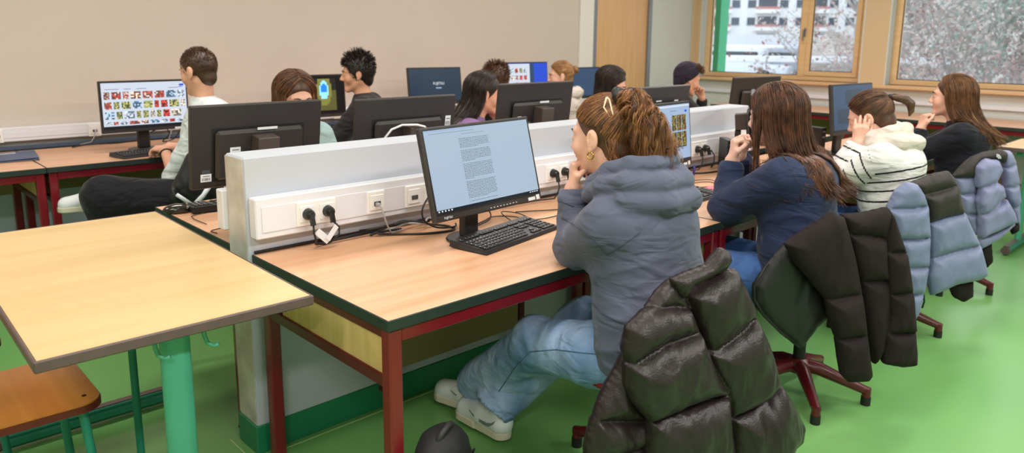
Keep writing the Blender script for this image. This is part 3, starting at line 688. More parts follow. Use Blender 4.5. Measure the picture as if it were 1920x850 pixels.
def make_monitor(label, x, y, pz, psi, tilt, back=False, group='flat monitors on the computer desks', low=False, roll=0):
    t = thing('computer_monitor', label, 'monitor', (x, y, .7205), psi+(PI if back else 0), group)
    z = pz-.7205; T = Matrix.Translation((0, 0, z)) @ Matrix.Rotation(-tilt, 4, 'X') @ Matrix.Rotation(roll, 4, 'Y')
    b = MB(); b.T = T; b.box(-PW/2, -.012, -PH/2, PW/2, .012, PH/2, .004); hs = obj('housing', b, M['blackp'], t)
    b = MB(); b.T = T; b.box(-PW/2+.008, -.0128, -PH/2+.022, PW/2-.008, -.0118, PH/2-.008, .0003); obj('bezel', b, M['blackp2'], t)
    b = MB(); b.T = T; b.box(-.175, .011, -.125, .175, .036, .065, .012); bc = obj('back_cover', b, M['blackp'], t)
    b = MB(); b.T = T; b.box(-.185, .0118, -.133, .185, .0128, .073, .0003); obj('cover_recess', b, M['rubber'], bc)
    v = MB(); v.T = T
    for i in range(16): v.box(.181, .0125, -.12+.011*i, .1835, .0135, -.114+.011*i)
    obj('vent_slot', v, M['blackp'], bc)
    b = MB(); b.T = T; b.box(-.045, .035, -.085, .045, .042, .0, .003); obj('mount_plate', b, M['blackp2'], bc)
    # stand: head, neck, base
    c = T @ Vector((0, .042, -.045)); ny = c.y+.045
    b = MB(); b.T = T; b.box(-.042, .036, -.04, .042, .098, .046, .003); auto_smooth(obj('stand_head', b, M['brownstand'], t))
    b = MB(); b.box(-.036, ny-.018, .012, .036, ny+.014, c.z, .005); obj('stand_neck', b, M['blackp'], t)
    b = MB(); b.lathe([(.098, 0), (.102, .004), (.098, .009), (.04, .014)], 36, (0, ny-.03, 0)); auto_smooth(obj('stand_base', b, M['blackp2'], t))
    return t, T, hs, bc
def stickers(t, T, hs, bc, which):
    for (nm, x0, z0, x1, z1, yy, m) in which:
        b = MB(); b.T = T; ya, yb = sorted((yy, yy+math.copysign(.0006, yy))); b.box(x0, ya, z0, x1, yb, z1); o = obj(nm, b, M[m], t)
        if abs(x1-x0) > .02 and m == 'label' and 'asset' in nm:
            c = MB(); c.T = T; ya, yb = sorted((yb if yy > 0 else ya, (yb if yy > 0 else ya)+math.copysign(.0003, yy)))
            w = x1-x0; h = z1-z0
            k = x0+w*.12
            while k < x1-w*.15: d = random.choice((.0012, .0024)); c.box(k, ya, z0+h*.15, k+d, yb, z0+h*.5); k += d+random.choice((.0012, .002))
            c.box(x0+w*.15, ya, z0+h*.68, x1-w*.2, yb, z0+h*.76)
            obj('barcode', c, M['label_dark'], o)
def logo(t, T, x, z, y, size, m, back=False):
    R = Matrix.Rotation(PI/2, 4, 'X')
    if back: R = Matrix.Rotation(PI, 4, 'Z') @ R
    return text_mesh('logo', 'FUJITSU', size, M[m], t, T @ Matrix.Translation((x, y, z)) @ R)
def buttons(t, T, n=8):
    b = MB(); b.T = T
    for i in range(n): b.box(-.01+.016*i, -.0135, -PH/2+.009, -.004+.016*i, -.0125, -PH/2+.0115)
    obj('button_marks', b, M['keymark'], t)
SX, SZ0, SZ1 = PW/2-.012, -PH/2+.030, PH/2-.012
def screen(t, T, m, name='screen'): return rects(t, name, [(-SX, SZ0, SX, SZ1)], m, -.0132, T)
# the text document monitor
t, T, hs, bc = make_monitor('large monitor showing a long text document, nearest the camera', .686, .418, .992, .045, .25, roll=-.012)
sc_ = screen(t, T, M['scr_doc'])
rects(sc_, 'page_header', [(-SX, SZ1-.007, -.02, SZ1-.0005), (-SX, SZ1-.0165, SX, SZ1-.0157)], M['scr_pale'], -.0134, T)
rects(sc_, 'task_bar', [(-SX, SZ0, SX, SZ0+.009)], M['scr_bar'], -.0134, T)
rects(sc_, 'task_icon', [(-SX+.005+.014*i, SZ0+.002, -SX+.011+.014*i, SZ0+.007) for i in range(5)]+[(SX-.05+.012*i, SZ0+.003, SX-.042+.012*i, SZ0+.006) for i in range(4)], M['scr_white'], -.0136, T)
lines = []; zz = SZ1-.040; k = 0
para = [7, 7, 8, 5, 3]; rows = []
for pi_, pn in enumerate((7, 8, 11, 12, 9)):
    for r_ in range(pn):
        if zz < SZ0+.014: break
        xe = .035 if r_ < pn-1 else random.uniform(-.07, .0); xx = -.1
        while xx < xe:
            w = random.choice((.004, .006, .009, .012, .007)); lines.append((xx, zz, min(xx+w, xe+.004), zz+.0016)); xx += w+.0022
        zz -= .0050
    zz -= .0065
lines += [(-.085+.001*i, SZ1-.024, -.085+.001*i+.0007, SZ1-.0226) for i in range(105) if i % 7]
lines += [(-SX+.02+.006*i, SZ1-.0135, -SX+.024+.006*i, SZ1-.0122) for i in range(34)]
rects(sc_, 'document_text', lines, M['scr_txt'], -.0134, T)
logo(t, T, -PW/2+.055, -PH/2+.011, -.0130, .0105, 'keymark'); buttons(t, T, 9)
stickers(t, T, hs, bc, [('paper_label', .185, -PH/2+.004, .222, -PH/2+.016, -.0126, 'label'), ('paper_label', .228, -PH/2+.003, .246, -PH/2+.021, -.0126, 'label'), ('top_label', .215, PH/2-.002, .235, PH/2+.0015, -.004, 'label')])
# gallery page monitor of the student in navy
t, T, hs, bc = make_monitor('monitor showing a web page with two rows of painted pictures, beside the ponytail', 1.885, .512, .988, .09, .10)
sc_ = screen(t, T, M['scr_pale'])
rects(sc_, 'task_bar', [(-SX, SZ0, SX, SZ0+.010)], M['scr_bar'], -.0134, T); rects(sc_, 'page_header', [(-SX, SZ1-.012, SX, SZ1-.004)], M['scr_web'], -.0134, T); rects(sc_, 'blue_button', [(.20, SZ1-.040, .222, SZ1-.030)], M['scr_blue'], -.0134, T)
cells = [(.075+.047*i, .02-.082*j, .118+.047*i, .095-.082*j, rc('4A4420', '6E6A24', '2A241E', '5E2420', '7C7A34', '3A3C24', '241E1C')) for i in range(3) for j in range(2)]
cells += [(-.03, .075, .0, .105, rc('3A3A40', '9AA0A8', '5A5050')), (-.03, .0, .0, .04, rc('3A3A40', '9AA0A8', '8A7A60')), (-.08, .075, -.04, .105, rc('3A3A40', 'AAA0A8', '5A5050')), (-.08, .0, -.04, .04, rc('7A3A40', '9AA0A8', '5A5050'))]
pic_grid(sc_, 'painted_pictures', cells, -.0136, T, 7)
rects(sc_, 'text_lines', [(.075, -.075-.012*i, .14-.01*i, -.073-.012*i) for i in range(3)]+[(.06, .115, .12, .117)], M['scr_txt'], -.0134, T)
stickers(t, T, hs, bc, [('paper_label', .175, -PH/2+.004, .21, -PH/2+.016, -.0126, 'label'), ('paper_label', .22, -PH/2+.003, .24, -PH/2+.021, -.0126, 'label')])
# backs of the monitors behind the partition
t, T, hs, bc = make_monitor('black monitor back at the left end of the partition, with barcode labels', .235, 1.22, 1.03, 0.0, .16, back=True)
stickers(t, T, hs, bc, [('top_sticker', -.06, .062, .02, .072, .0365, 'label'), ('asset_label', .085, -.035, .125, .002, .0365, 'label'), ('asset_label', .185, -.13, .225, -.10, .0122, 'label'), ('small_label', .19, -.098, .22, -.085, .0122, 'label_dark')])
t, T, hs, bc = make_monitor('black monitor back with a white cable looped below its top, behind the partition', .87, 1.14, 1.028, .0, .14, back=True)
stickers(t, T, hs, bc, [('asset_label', -.235, .015, -.205, .065, .0125, 'label'), ('port_cover', .05, -.03, .075, -.01, .0365, 'grey')])
w = MB(); w.T = T; w.tube([(.15, .042, -.06), (.145, .055, .0), (.12, .065, .038), (.07, .07, .055), (.02, .104, .060), (-.02, .106, .05), (-.06, .08, .0), (-.065, .06, -.06)], .005, 8); obj('white_cable', w, M['cable_w'], t, smooth=True)
t, T, hs, bc = make_monitor('black monitor seen from the back beside the face of the student in purple', 1.655, 1.13, 1.065, 0, .12, back=True)
stickers(t, T, hs, bc, [('top_sticker', -.06, .06, .005, .070, .0365, 'label'), ('port_cover', .06, -.05, .075, -.03, .0365, 'grey')])
t, T, hs, bc = make_monitor('black monitor back, only its upper part above the gallery page monitor', 2.62, 1.06, 1.02, .0, .22, back=True)
stickers(t, T, hs, bc, [('top_sticker', -.12, .075, -.08, .082, .0365, 'label'), ('top_sticker', .05, .078, .1, .085, .0365, 'label')])
t, T, hs, bc = make_monitor('black monitor seen from the back in front of the window sill, beyond the partition', 3.86, 1.13, 1.035, -.14, .1, back=True)
stickers(t, T, hs, bc, [('small_label', .0, -.13, .03, -.10, .0365, 'label')])
# monitors with a computer box on their back, near row
def mini_pc(label, x, y, z, rz):
    t = thing('mini_computer', label, 'computer', (x, y, z), rz, 'small black computers behind monitors')
    b = MB(); b.box(-.022, -.085, 0, .022, .085, .165, .003); obj('case', b, M['blackp2'], t)
    s = MB()
    for i in range(7): s.box(-.0235, -.07, .03+.015*i, -.0215, .0, .037+.015*i)
    obj('vent', s, M['blackp'], t)
    f = MB()
    for z_ in (.135, .10): f.box(-.012, -.0862, z_, .012, -.0848, z_+.012)
    obj('port', f, M['grey'], t)
    st = MB(); st.box(-.03, -.06, -.01, .03, .06, 0, .002); obj('stand', st, M['blackp'], t)
    return t
t, T, hs, bc = make_monitor('monitor seen almost edge on before the face of the long haired navy student', 2.70, .49, 1.01, .50, .10)
screen(t, T, M['scr_pale'])
pc_ = mini_pc('small black computer box beside the hand of the navy sweater student', 2.72, .655, .7305, -.75)
t, T, hs, bc = make_monitor('monitor with dark slate screen in front of the windows, before the student in stripes', 3.82, .43, 1.022, -.085, .13)
sc_ = screen(t, T, M['scr_navy']); rects(sc_, 'window_pane_area', [(-.1, .03, .1, .12), (-.2, -.09, .15, .0)], M['scr_dark'], -.0134, T)
mini_pc('small black computer box beside the monitor with the slate screen', 3.72, .62, .7305, -.3)
# wall side monitors
t, T, hs, bc = make_monitor('monitor full of small picture results on the wall side desk', .515, 3.42, 1.003, .01, .0)
sc_ = screen(t, T, M['scr_web']); PALS = [rc('8A3A34', 'A8504A', 'C8B4AC', '5A2A28', '4A4440'), rc('4A5A6A', '8A98A8', 'B8C4D0'), rc('B83A30', 'C2453A', '5A2A28', '2A2422'), rc('4A5A38', '7A8A50', 'A8A070', '3A3A28'), rc('3A2A26', '7A5A4A', 'C8B8A8', '5A2A2A'), rc('4A6A8A', '9AB0C4', '34485E'), rc('6A6A60', 'B0A898', '484038', 'D8D0C8')]
cells = []; zt = SZ1-.055
for row in range(4):
    xx = -SX+.012; h = .044 if row < 3 else .020
    while xx < SX-.03:
        w = random.choice((.026, .032, .052, .058, .04)); w = min(w, SX-.006-xx)
        cells.append((xx, zt-h, xx+w, zt, random.choice(PALS))); xx += w+.012
    zt -= h+.016
pic_grid(sc_, 'image_results', cells, -.0136, T, 6)
rects(sc_, 'page_header', [(-SX+.02, SZ1-.04, -.15, SZ1-.037), (-.12, SZ1-.04, -.08, SZ1-.037), (-.05, SZ1-.04, .01, SZ1-.037), (.14, SZ1-.04, .2, SZ1-.037)], M['scr_txt'], -.0134, T); rects(sc_, 'blue_button', [(SX-.04, SZ1-.028, SX-.012, SZ1-.016), (SX-.045, SZ1-.036, SX-.02, SZ1-.032)], M['scr_blue'], -.0134, T); rects(sc_, 'task_bar', [(-SX, SZ0, SX, SZ0+.012)], M['scr_bar'], -.0134, T)
stickers(t, T, hs, bc, [('paper_label', .165, -PH/2+.002, .21, -PH/2+.014, -.0126, 'label')])
t, T, hs, bc = make_monitor('dark monitor with a blue and yellow picture, behind the dark haired student', 1.70, 3.47, 1.005, 0, .05)
sc_ = screen(t, T, M['scr_off'])
def blob(u, v):
    d = math.hypot((u-.47)*1.6, (v-.62))
    return '1E6FD0' if d < .2 and v > .55 else '7FC8F0' if d < .3 else '6A6C34' if d < .5 else '4A4A26' if v < .6 else '1C1816'
pic_grid(sc_, 'colour_picture', [(-.02, SZ0+.02, .18, SZ1-.02, blob)], -.0136, T, 16)
t, T, hs, bc = make_monitor('dark blue monitor with a white maker logo, against the beige wall', 2.885, 3.55, 1.035, -.135, .13)
sc_ = screen(t, T, M['scr_dark']); text_mesh('logo', 'FUJITSU', .032, M['scr_white'], sc_, T @ Matrix.Translation((.03, -.0138, .02)) @ Matrix.Rotation(PI/2, 4, 'X')); rects(sc_, 'text_line', [(.0, -.022, .055, -.012)], M['scr_pale'], -.0136, T)
t, T, hs, bc = make_monitor('monitor half web page and half bright blue, left of the blond bun', 3.92, 3.48, 1.068, -.02, .08)
sc_ = screen(t, T, M['scr_blue']); rects(sc_, 'web_page', [(-SX, SZ0+.012, .02, SZ1-.004)], M['scr_web'], -.0134, T); rects(sc_, 'side_panel', [(.02, SZ0+.012, .075, SZ1-.004)], M['scr_navy'], -.0134, T)
pic_grid(sc_, 'image_results', [(-.22+.055*i, .06-.065*j, -.185+.055*i, .1-.065*j, random.choice(PALS)) for i in range(4) for j in range(3)], -.0136, T, 4)
t, T, hs, bc = make_monitor('monitor with plain slate blue screen, beside the wooden door', 4.73, 3.5, 1.005, .0, .08)
screen(t, T, M['scr_navy'])
# ------------------------------------------------------------------ keyboards, mouse, cables
def make_keyboard(label, x, y, rz, z=.7205, detail=True):
    t = thing('computer_keyboard', label, 'keyboard', (x, y, z), rz, 'black keyboards on the computer desks')
    W, D = .455, .165
    b = MB(); b.add([(-W/2, -D/2, .002), (W/2, -D/2, .002), (W/2, D/2, .004), (-W/2, D/2, .004), (-W/2+.004, -D/2+.004, .014), (W/2-.004, -D/2+.004, .014), (W/2-.004, D/2-.004, .028), (-W/2+.004, D/2-.004, .028)], [(0, 3, 2, 1), (4, 5, 6, 7), (0, 1, 5, 4), (1, 2, 6, 5), (2, 3, 7, 6), (3, 0, 4, 7)])
    ca = obj('case', b, M['blackk'], t)
    k = MB(); kk = MB(); f = lambda y_: .014+(.014)*(y_+D/2)/D
    rows = [(-.062, [.022, .018, .018, .1, .018, .018, .018, .022]), (-.043, [.026]+[.0165]*11+[.03]), (-.024, [.03]+[.0165]*12+[.02]), (-.005, [.024]+[.0165]*13), (.014, [.0165]*13+[.03]), (.044, [.0165]+[0]+[.0165]*4+[0]+[.0165]*4+[0]+[.0165]*4)]
    def key(x0, x1, yc):
        h = f(yc); k.box(x0, yc-.0078, h-.003, x1, yc+.0078, h+.0045, .0012)
        if detail and random.random() < .9: mx = x0+.003; kk.quad((mx, yc+.0005, h+.0049), (mx+.0042, yc+.0005, h+.0049), (mx+.0042, yc+.0048, h+.0049), (mx, yc+.0048, h+.0049))
    for yc, ws in rows:
        xx = -W/2+.012
        for w in ws:
            if w: key(xx, xx+w, yc)
            xx += (w or .008)+.0022
    for i in range(3):
        for yc in (.044, .014, -.005): key(.068+.0187*i, .068+.0187*i+.0165, yc)
        key(.068+.0187*i, .068+.0187*i+.0165, -.062)
    key(.0867, .1032, -.043)
    for i in range(4):
        for yc in (.044, .014, -.005, -.024, -.043, -.062): key(.139+.0187*i, .139+.0187*i+.0165, yc)
    obj('keys', k, M['key'], ca)
    if detail: obj('key_letters', kk, M['keymark'], ca)
    ft = MB()
    for s in (-.19, .19): ft.box(s-.012, D/2-.03, 0, s+.012, D/2-.015, .004)
    obj('foot', ft, M['rubber'], t)
    return t
make_keyboard('black keyboard in front of the text document monitor', .785, .395, .19)
make_keyboard('black keyboard in front of the student in the navy sweater', 1.835, .345, .07)
make_keyboard('black keyboard under the picture results monitor on the wall side desk', .49, 3.265, .24)
make_keyboard('black keyboard beside the mouse behind the partition', .305, 1.55, PI-.12)
make_keyboard('black keyboard in front of the slate screen monitor', 3.80, .16, -.05, detail=False)
t = thing('computer_mouse', 'glossy black mouse with a thin cable on the desk corner behind the maple table', 'mouse', (.035, 1.572, .7205), -1.9)
s_ = Sdf(); s_.ell((0, 0, .012), (.031, .054, .026), .006); s_.plane((0, 0, .001), (0, 0, -1)); s_.cone((0, .051, .004), (0, .01, .044), .0012, .0012, .002, op='s'); obj('shell', s_.mesh(.002), M['glossmouse'], t)
b = MB(); b.T = Matrix.Translation((0, .028, .031)) @ Matrix.Rotation(PI/2, 4, 'Y'); b.lathe([(.007, -.003), (.009, 0), (.007, .003)], 14); auto_smooth(obj('wheel', b, M['rubber'], t))
b = MB(); b.tube([(0, .052, .008), (.0, .07, .004), (.02, .105, .003), (.06, .10, .003), (.10, .05, .003), (.16, .06, .003), (.26, .10, .003)], .0018, 6); obj('cord', b, M['copper'], t, smooth=True)
def cable(label, pts, r=.003, m='cable'):
    P = [Vector(p) for p in pts]; out = []
    for i in range(len(P)-1):
        p0, p1, p2, p3 = P[max(i-1, 0)], P[i], P[i+1], P[min(i+2, len(P)-1)]
        for k in range(6):
            t = k/6; out.append(.5*((2*p1)+(p2-p0)*t+(2*p0-5*p1+4*p2-p3)*t*t+(3*p1-p0-3*p2+p3)*t**3))
    out.append(P[-1]); b = MB(); b.tube(out, r, 7)
    return tag(obj('cable', b, M[m], smooth=True), label, 'cable', 'cables lying on the computer desks')
Z = .7245
cable('thick black cable bundle looping out behind the left edge of the text document monitor', [(.42, .735, Z), (.47, .71, .75), (.55, .69, .765), (.60, .66, .76), (.66, .70, .735), (.72, .66, Z), (.70, .60, Z), (.60, .62, Z), (.50, .69, Z), (.44, .72, Z+.01), (.56, .74, Z)], .0045)
cable('black cable hanging in a high loop left of the text document monitor', [(.70, .69, .86), (.63, .66, .85), (.585, .64, .81), (.59, .63, .77), (.64, .62, .74), (.72, .62, .73), (.76, .66, .728)], .0035)
cable('black cable lying beside the plugs under the trunking', [(.40, .77, .74), (.41, .73, .75), (.48, .70, .76), (.56, .72, .76), (.62, .74, .74), (.70, .75, .73)], .004)
cable('grey cable running along the foot of the trunking', [(.47, .745, .735), (.52, .72, .74), (.58, .73, .745), (.64, .71, .74), (.68, .73, .75), (.74, .75, .73)], .0045, 'cable_g')
cable('thin black cable curling on the desk between monitor foot and keyboard', [(.80, .60, Z), (.88, .63, Z), (.96, .66, Z), (1.02, .60, Z), (1.0, .53, Z), (.96, .55, Z), (1.0, .66, Z+.012), (1.06, .62, Z+.004), (1.03, .50, Z)], .0022)
cable('thicker black cable leaving the monitor foot to the right', [(.77, .58, Z), (.82, .585, Z+.004), (.90, .62, Z+.006), (.95, .68, Z+.02), (.90, .72, .78), (.84, .70, .82)], .003)
cable('thin cable curling on the desk behind the hoodie', [(1.08, .66, Z), (1.16, .62, Z), (1.24, .58, Z), (1.34, .56, Z)], .0022)
cable('thin cable lying across the desk toward the keyboard of the hoodie student', [(1.02, .52, Z), (1.10, .50, Z), (1.2, .5, Z), (1.3, .47, Z)], .0022)
cable('thin brown cable in wide loops beside the pink phone', [(2.02, .52, Z), (2.10, .50, Z), (2.22, .53, Z), (2.30, .49, Z), (2.24, .42, Z), (2.14, .45, Z), (2.06, .54, Z+.006), (2.16, .60, Z+.003), (2.28, .57, Z), (2.33, .50, Z+.005), (2.26, .40, Z)], .0022, 'copper')
cable('second thin brown cable crossing beside the gallery page monitor', [(1.98, .44, Z), (2.05, .41, Z), (2.14, .50, Z), (2.2, .6, Z), (2.1, .64, Z), (2.0, .60, Z)], .0022, 'copper')
cable('black cable along the partition foot behind the navy sleeve', [(2.44, .70, Z), (2.5, .66, Z), (2.6, .64, Z), (2.7, .66, Z), (2.8, .70, Z)], .005)
cable('cluster of black cable behind the picture results monitor', [(.62, 3.70, .80), (.70, 3.68, .83), (.74, 3.70, .78), (.70, 3.72, .73), (.78, 3.74, .74), (.82, 3.72, .80), (.84, 3.74, .84)], .004)
cable('black cable lying along the wall side desk left of the monitor foot', [(.18, 3.83, Z), (.28, 3.82, .735), (.36, 3.80, .735), (.43, 3.74, .74), (.50, 3.64, .76)], .004)
cable('grey cable curling behind the picture results monitor', [(.66, 3.55, Z), (.70, 3.62, .74), (.75, 3.70, .79), (.78, 3.76, .81)], .003, 'cable_g')
cable('black cable under the white trunking end, behind the mouse', [(.02, 1.13, Z), (-.01+.03, 1.18, Z), (.10, 1.18, Z), (.16, 1.08, Z)], .0022, 'copper')
cable('grey cables on the desk beside the slate screen monitor', [(3.55, .52, Z), (3.62, .58, .735), (3.7, .54, .735), (3.66, .48, Z), (3.58, .46, Z)], .004, 'cable_g')
b = MB(); R = .024; n = 18
ring = [(2.43+R*math.cos(2*PI*k/n)*.7, .675+R*math.cos(2*PI*k/n)*.5, .745+R*math.sin(2*PI*k/n)) for k in range(n+1)]
b.tube(ring, .006, 8); tag(obj('cable_coil', b, mat('violet_rubber', '3A3A9A', .4), smooth=True), 'violet blue cable coil beside the plugs near the end of the partition', 'cable')
t = thing('phone', 'phone in bright pink case beside the keyboard of the navy student', 'phone', (2.17, .35, .7205), .5); b = MB(); b.box(-.04, -.075, 0, .04, .075, .010, .004); obj('case', b, mat('pink_case', 'E0405F', .3), t); b = MB(); b.box(-.036, -.07, .0101, .036, .07, .0108); obj('display', b, mat('pink_glow', 'F08AA0', .15), t)
t = thing('folder', 'dark blue folder lying on the wall side desk at the left frame edge', 'folder', (-.22, 3.60, .7205), -.12)
b = MB(); b.box(-.16, -.17, 0, .16, .17, .003, .001); obj('lower_cover', b, M['navyplastic'], t); b = MB(); b.T = Matrix.Rotation(-.03, 4, 'Y'); b.box(-.16, -.17, .009, .16, .17, .012, .001); obj('upper_cover', b, M['navyplastic'], t); b = MB(); b.box(-.153, -.16, .0032, .15, .16, .0045); obj('paper', b, M['label'], t); b = MB(); b.T = Matrix.Rotation(-.03, 4, 'Y'); b.box(-.02, .1, .0121, .06, .125, .0125); obj('title_label', b, M['label'], t)
# backpack under the nearest desk
t = thing('backpack', 'black backpack with a carrying loop, standing by the front leg of the nearest desk', 'backpack', BAG, .5)
s_ = Sdf(); s_.ell((0, 0, .17), (.13, .085, .19), .03); s_.ell((0, -.03, .11), (.11, .08, .11), .04); s_.ell((.01, .01, .31), (.085, .055, .055), .03); s_.plane((0, 0, .004), (0, 0, -1), .01)
s_.disp = lambda P: -.007*folds(P, 22, (0, 0, 1), .6)
obj('bag', s_.mesh(.006), mat('bag_fabric', '1D1B1E', .7, bump=.3, bscale=300), t)
b = MB(); b.tube([(-.045, .0, .352), (-.03, -.01, .375), (.0, -.015, .385), (.035, -.01, .37), (.05, 0, .345)], .009, 8); obj('handle', b, mat('bag_strap', '2E2B2E', .6), t, smooth=True)
b = MB(); b.tube([(-.10, -.045, .22), (-.06, -.075, .29), (.0, -.085, .32), (.06, -.07, .29), (.10, -.04, .22)], .003, 6); obj('zip', b, M['rubber'], t, smooth=True)

q_ = at(122, 409, z=.06); t = thing('cloth_bag', 'crumpled beige cloth bag on the floor beyond the maple table', 'bag', (q_[0], q_[1], 0), .3)
s_ = Sdf(); s_.ell((0, 0, .045), (.13, .07, .05), .02); s_.ell((.10, .02, .06), (.06, .05, .06), .02); s_.ell((-.13, -.01, .03), (.08, .05, .03), .02); s_.plane((0, 0, .002), (0, 0, -1)); s_.disp = lambda P: -.012*folds(P, 22, (.7, .2, .6), .5); obj('bag', s_.mesh(.008), mat('beige_cloth', 'B5A28F', .9, bump=.3, bscale=200), t)
# ------------------------------------------------------------------ people
V3 = lambda *a: np.array(a, float)
def add_head(S, R0, c, sc=1.0, k=.016, male=False):
    T = lambda p: R0@V3(*p)*sc+c
    def E(p, r, kk=k, op='u'): S.ell(T(p), V3(*r)*sc, kk, op, rot=R0)
    def C(a, b, ra, rb, kk=k, op='u'): S.cone(T(a), T(b), ra*sc, rb*sc, kk, op)
    j = 1.08 if male else 1.0
    E((0, -.014, .032), (.075, .094, .088), .02); E((0, .028, -.015), (.060, .064, .080), .02)
    C((0, .01, -.055), (0, .066, -.088), .040, .019*j, .02)
    for s in (-1, 1):
        C((s*.047, -.002, -.048), (s*.016, .066, -.090*j), .017*j, .013*j, .02); E((s*.034, .056, -.028), (.026, .024, .026), .02)
        C((s*.014, .083, .026), (s*.042, .068, .024), .009, .009, .014)
        E((s*.031, .090, .004), (.0145, .014, .011), .01, 's'); E((s*.031, .0745, .003), (.0145, .0125, .012), .004)
        E((s*.0105, .094, -.031), (.008, .009, .0075), .006)
        # ear
        E((s*.079, -.008, -.002), (.0085, .0185, .0305), .006); E((s*.0885, -.003, .002), (.0065, .0105, .0185), .003, 's'); E((s*.079, .000, -.030), (.0065, .0085, .0095), .005); C((s*.084, -.004, -.010), (s*.084, -.012, .014), .003, .003, .003)
    C((0, .083, .014), (0, .103, -.022), .0075, .0095, .012); E((0, .104, -.026), (.0095, .010, .009), .008)
    C((-.018, .083, -.0545), (.018, .083, -.0545), .006, .006, .008); C((-.015, .082, -.0645), (.015, .082, -.0645), .0065, .0065, .007); C((-.024, .086, -.0595), (.024, .086, -.0595), .0025, .0025, .004, 's')
    E((0, .074, -.087*j), (.018, .014, .014), .014)
def hand(S, w, d, n, side, curl=(.35, .4, .3), spread=.06, thumb=(.5, .5), sc=1.0, thumb_n=.5, per=None, k=.006):
    """w wrist, d direction of the palm, n the way the palm faces, side +1 right -1 left; returns fingertip frames"""
    w = np.asarray(w, float); d = _norm(d); n = np.asarray(n, float); n = _norm(n-d*(n@d)); l = np.cross(d, n)*side; tips = []
    offs = (.029, .010, -.010, -.028); pl = (.083, .087, .083, .074); fl = (.066, .073, .068, .053)
    for i in range(4):
        b0 = w+(d*.008+l*offs[i]*.45)*sc; kn = w+(d*pl[i]+l*offs[i]-n*.002)*sc
        S.cone(b0, kn, .0135*sc, .0105*sc, .014*sc)
        cu = per[i] if per else curl; dd = _norm(d+l*spread*(1.5-i)); p = kn; a = 0
        for j, (fr, r) in enumerate(zip((.45, .31, .24), (.0088, .0078, .0070))):
            a += cu[j]; v = dd*math.cos(a)+n*math.sin(a); q = p+v*fl[i]*fr*sc
            S.cone(p, q, r*sc, r*.92*sc, .003 if j else k); p0 = p; p = q
        tips.append((p, v, -(-dd*math.sin(a)+n*math.cos(a))))
    t0 = w+(d*.018+l*.018)*sc; t1 = w+(d*.048+l*.040+n*.018*thumb_n)*sc
    v = _norm(d*.75+l*(.55-thumb[0]*.9)+n*thumb[0]); t2 = t1+v*.033*sc; v2 = _norm(d*.8+l*(.25-thumb[1]*1.0)+n*thumb[1]); t3 = t2+v2*.026*sc
    S.cone(t0, t1, .015*sc, .0115*sc, .012); S.cone(t1, t2, .0105*sc, .0095*sc, .006); S.cone(t2, t3, .0092*sc, .0078*sc, .004)
    tips.append((t3, v2, -_norm(n-v2*(n@v2)))); return tips
DEF = dict(hsc=1.04, pel=(0, 0, .53), che=(0, .05, .90), nb=(0, .07, 1.01), hc=(0, .11, 1.15), hr=(0, 0, 0),
    sh=((-.165, .05, .955), (.165, .05, .955)), el=((-.21, .16, .74), (.21, .16, .74)), wr=((-.12, .36, .765), (.12, .36, .765)),
    hip=((-.09, .02, .49), (.09, .02, .49)), kn=((-.11, .43, .50), (.11, .43, .50)), an=((-.11, .44, .11), (.11, .44, .11)),
    hd=((.05, 1, -.1), (-.05, 1, -.1)), hn=((0, -.1, -1), (0, -.1, -1)), curl=((.5, .6, .4), (.5, .6, .4)), thumb=((.4, .4), (.4, .4)), per=(None, None), hs=.95,
    foot=((0, 1), (0, 1)), bulk=1.0, skin='skin_fair', top='navy', pants='denim2', res=1.0, tr=.0, sr=1.0, male=False, feet=True, foldamp=.006, short=False, hem=.50, arm_r=1.0, legr=1.0, face=True, hk=1.0, lipc='lip')
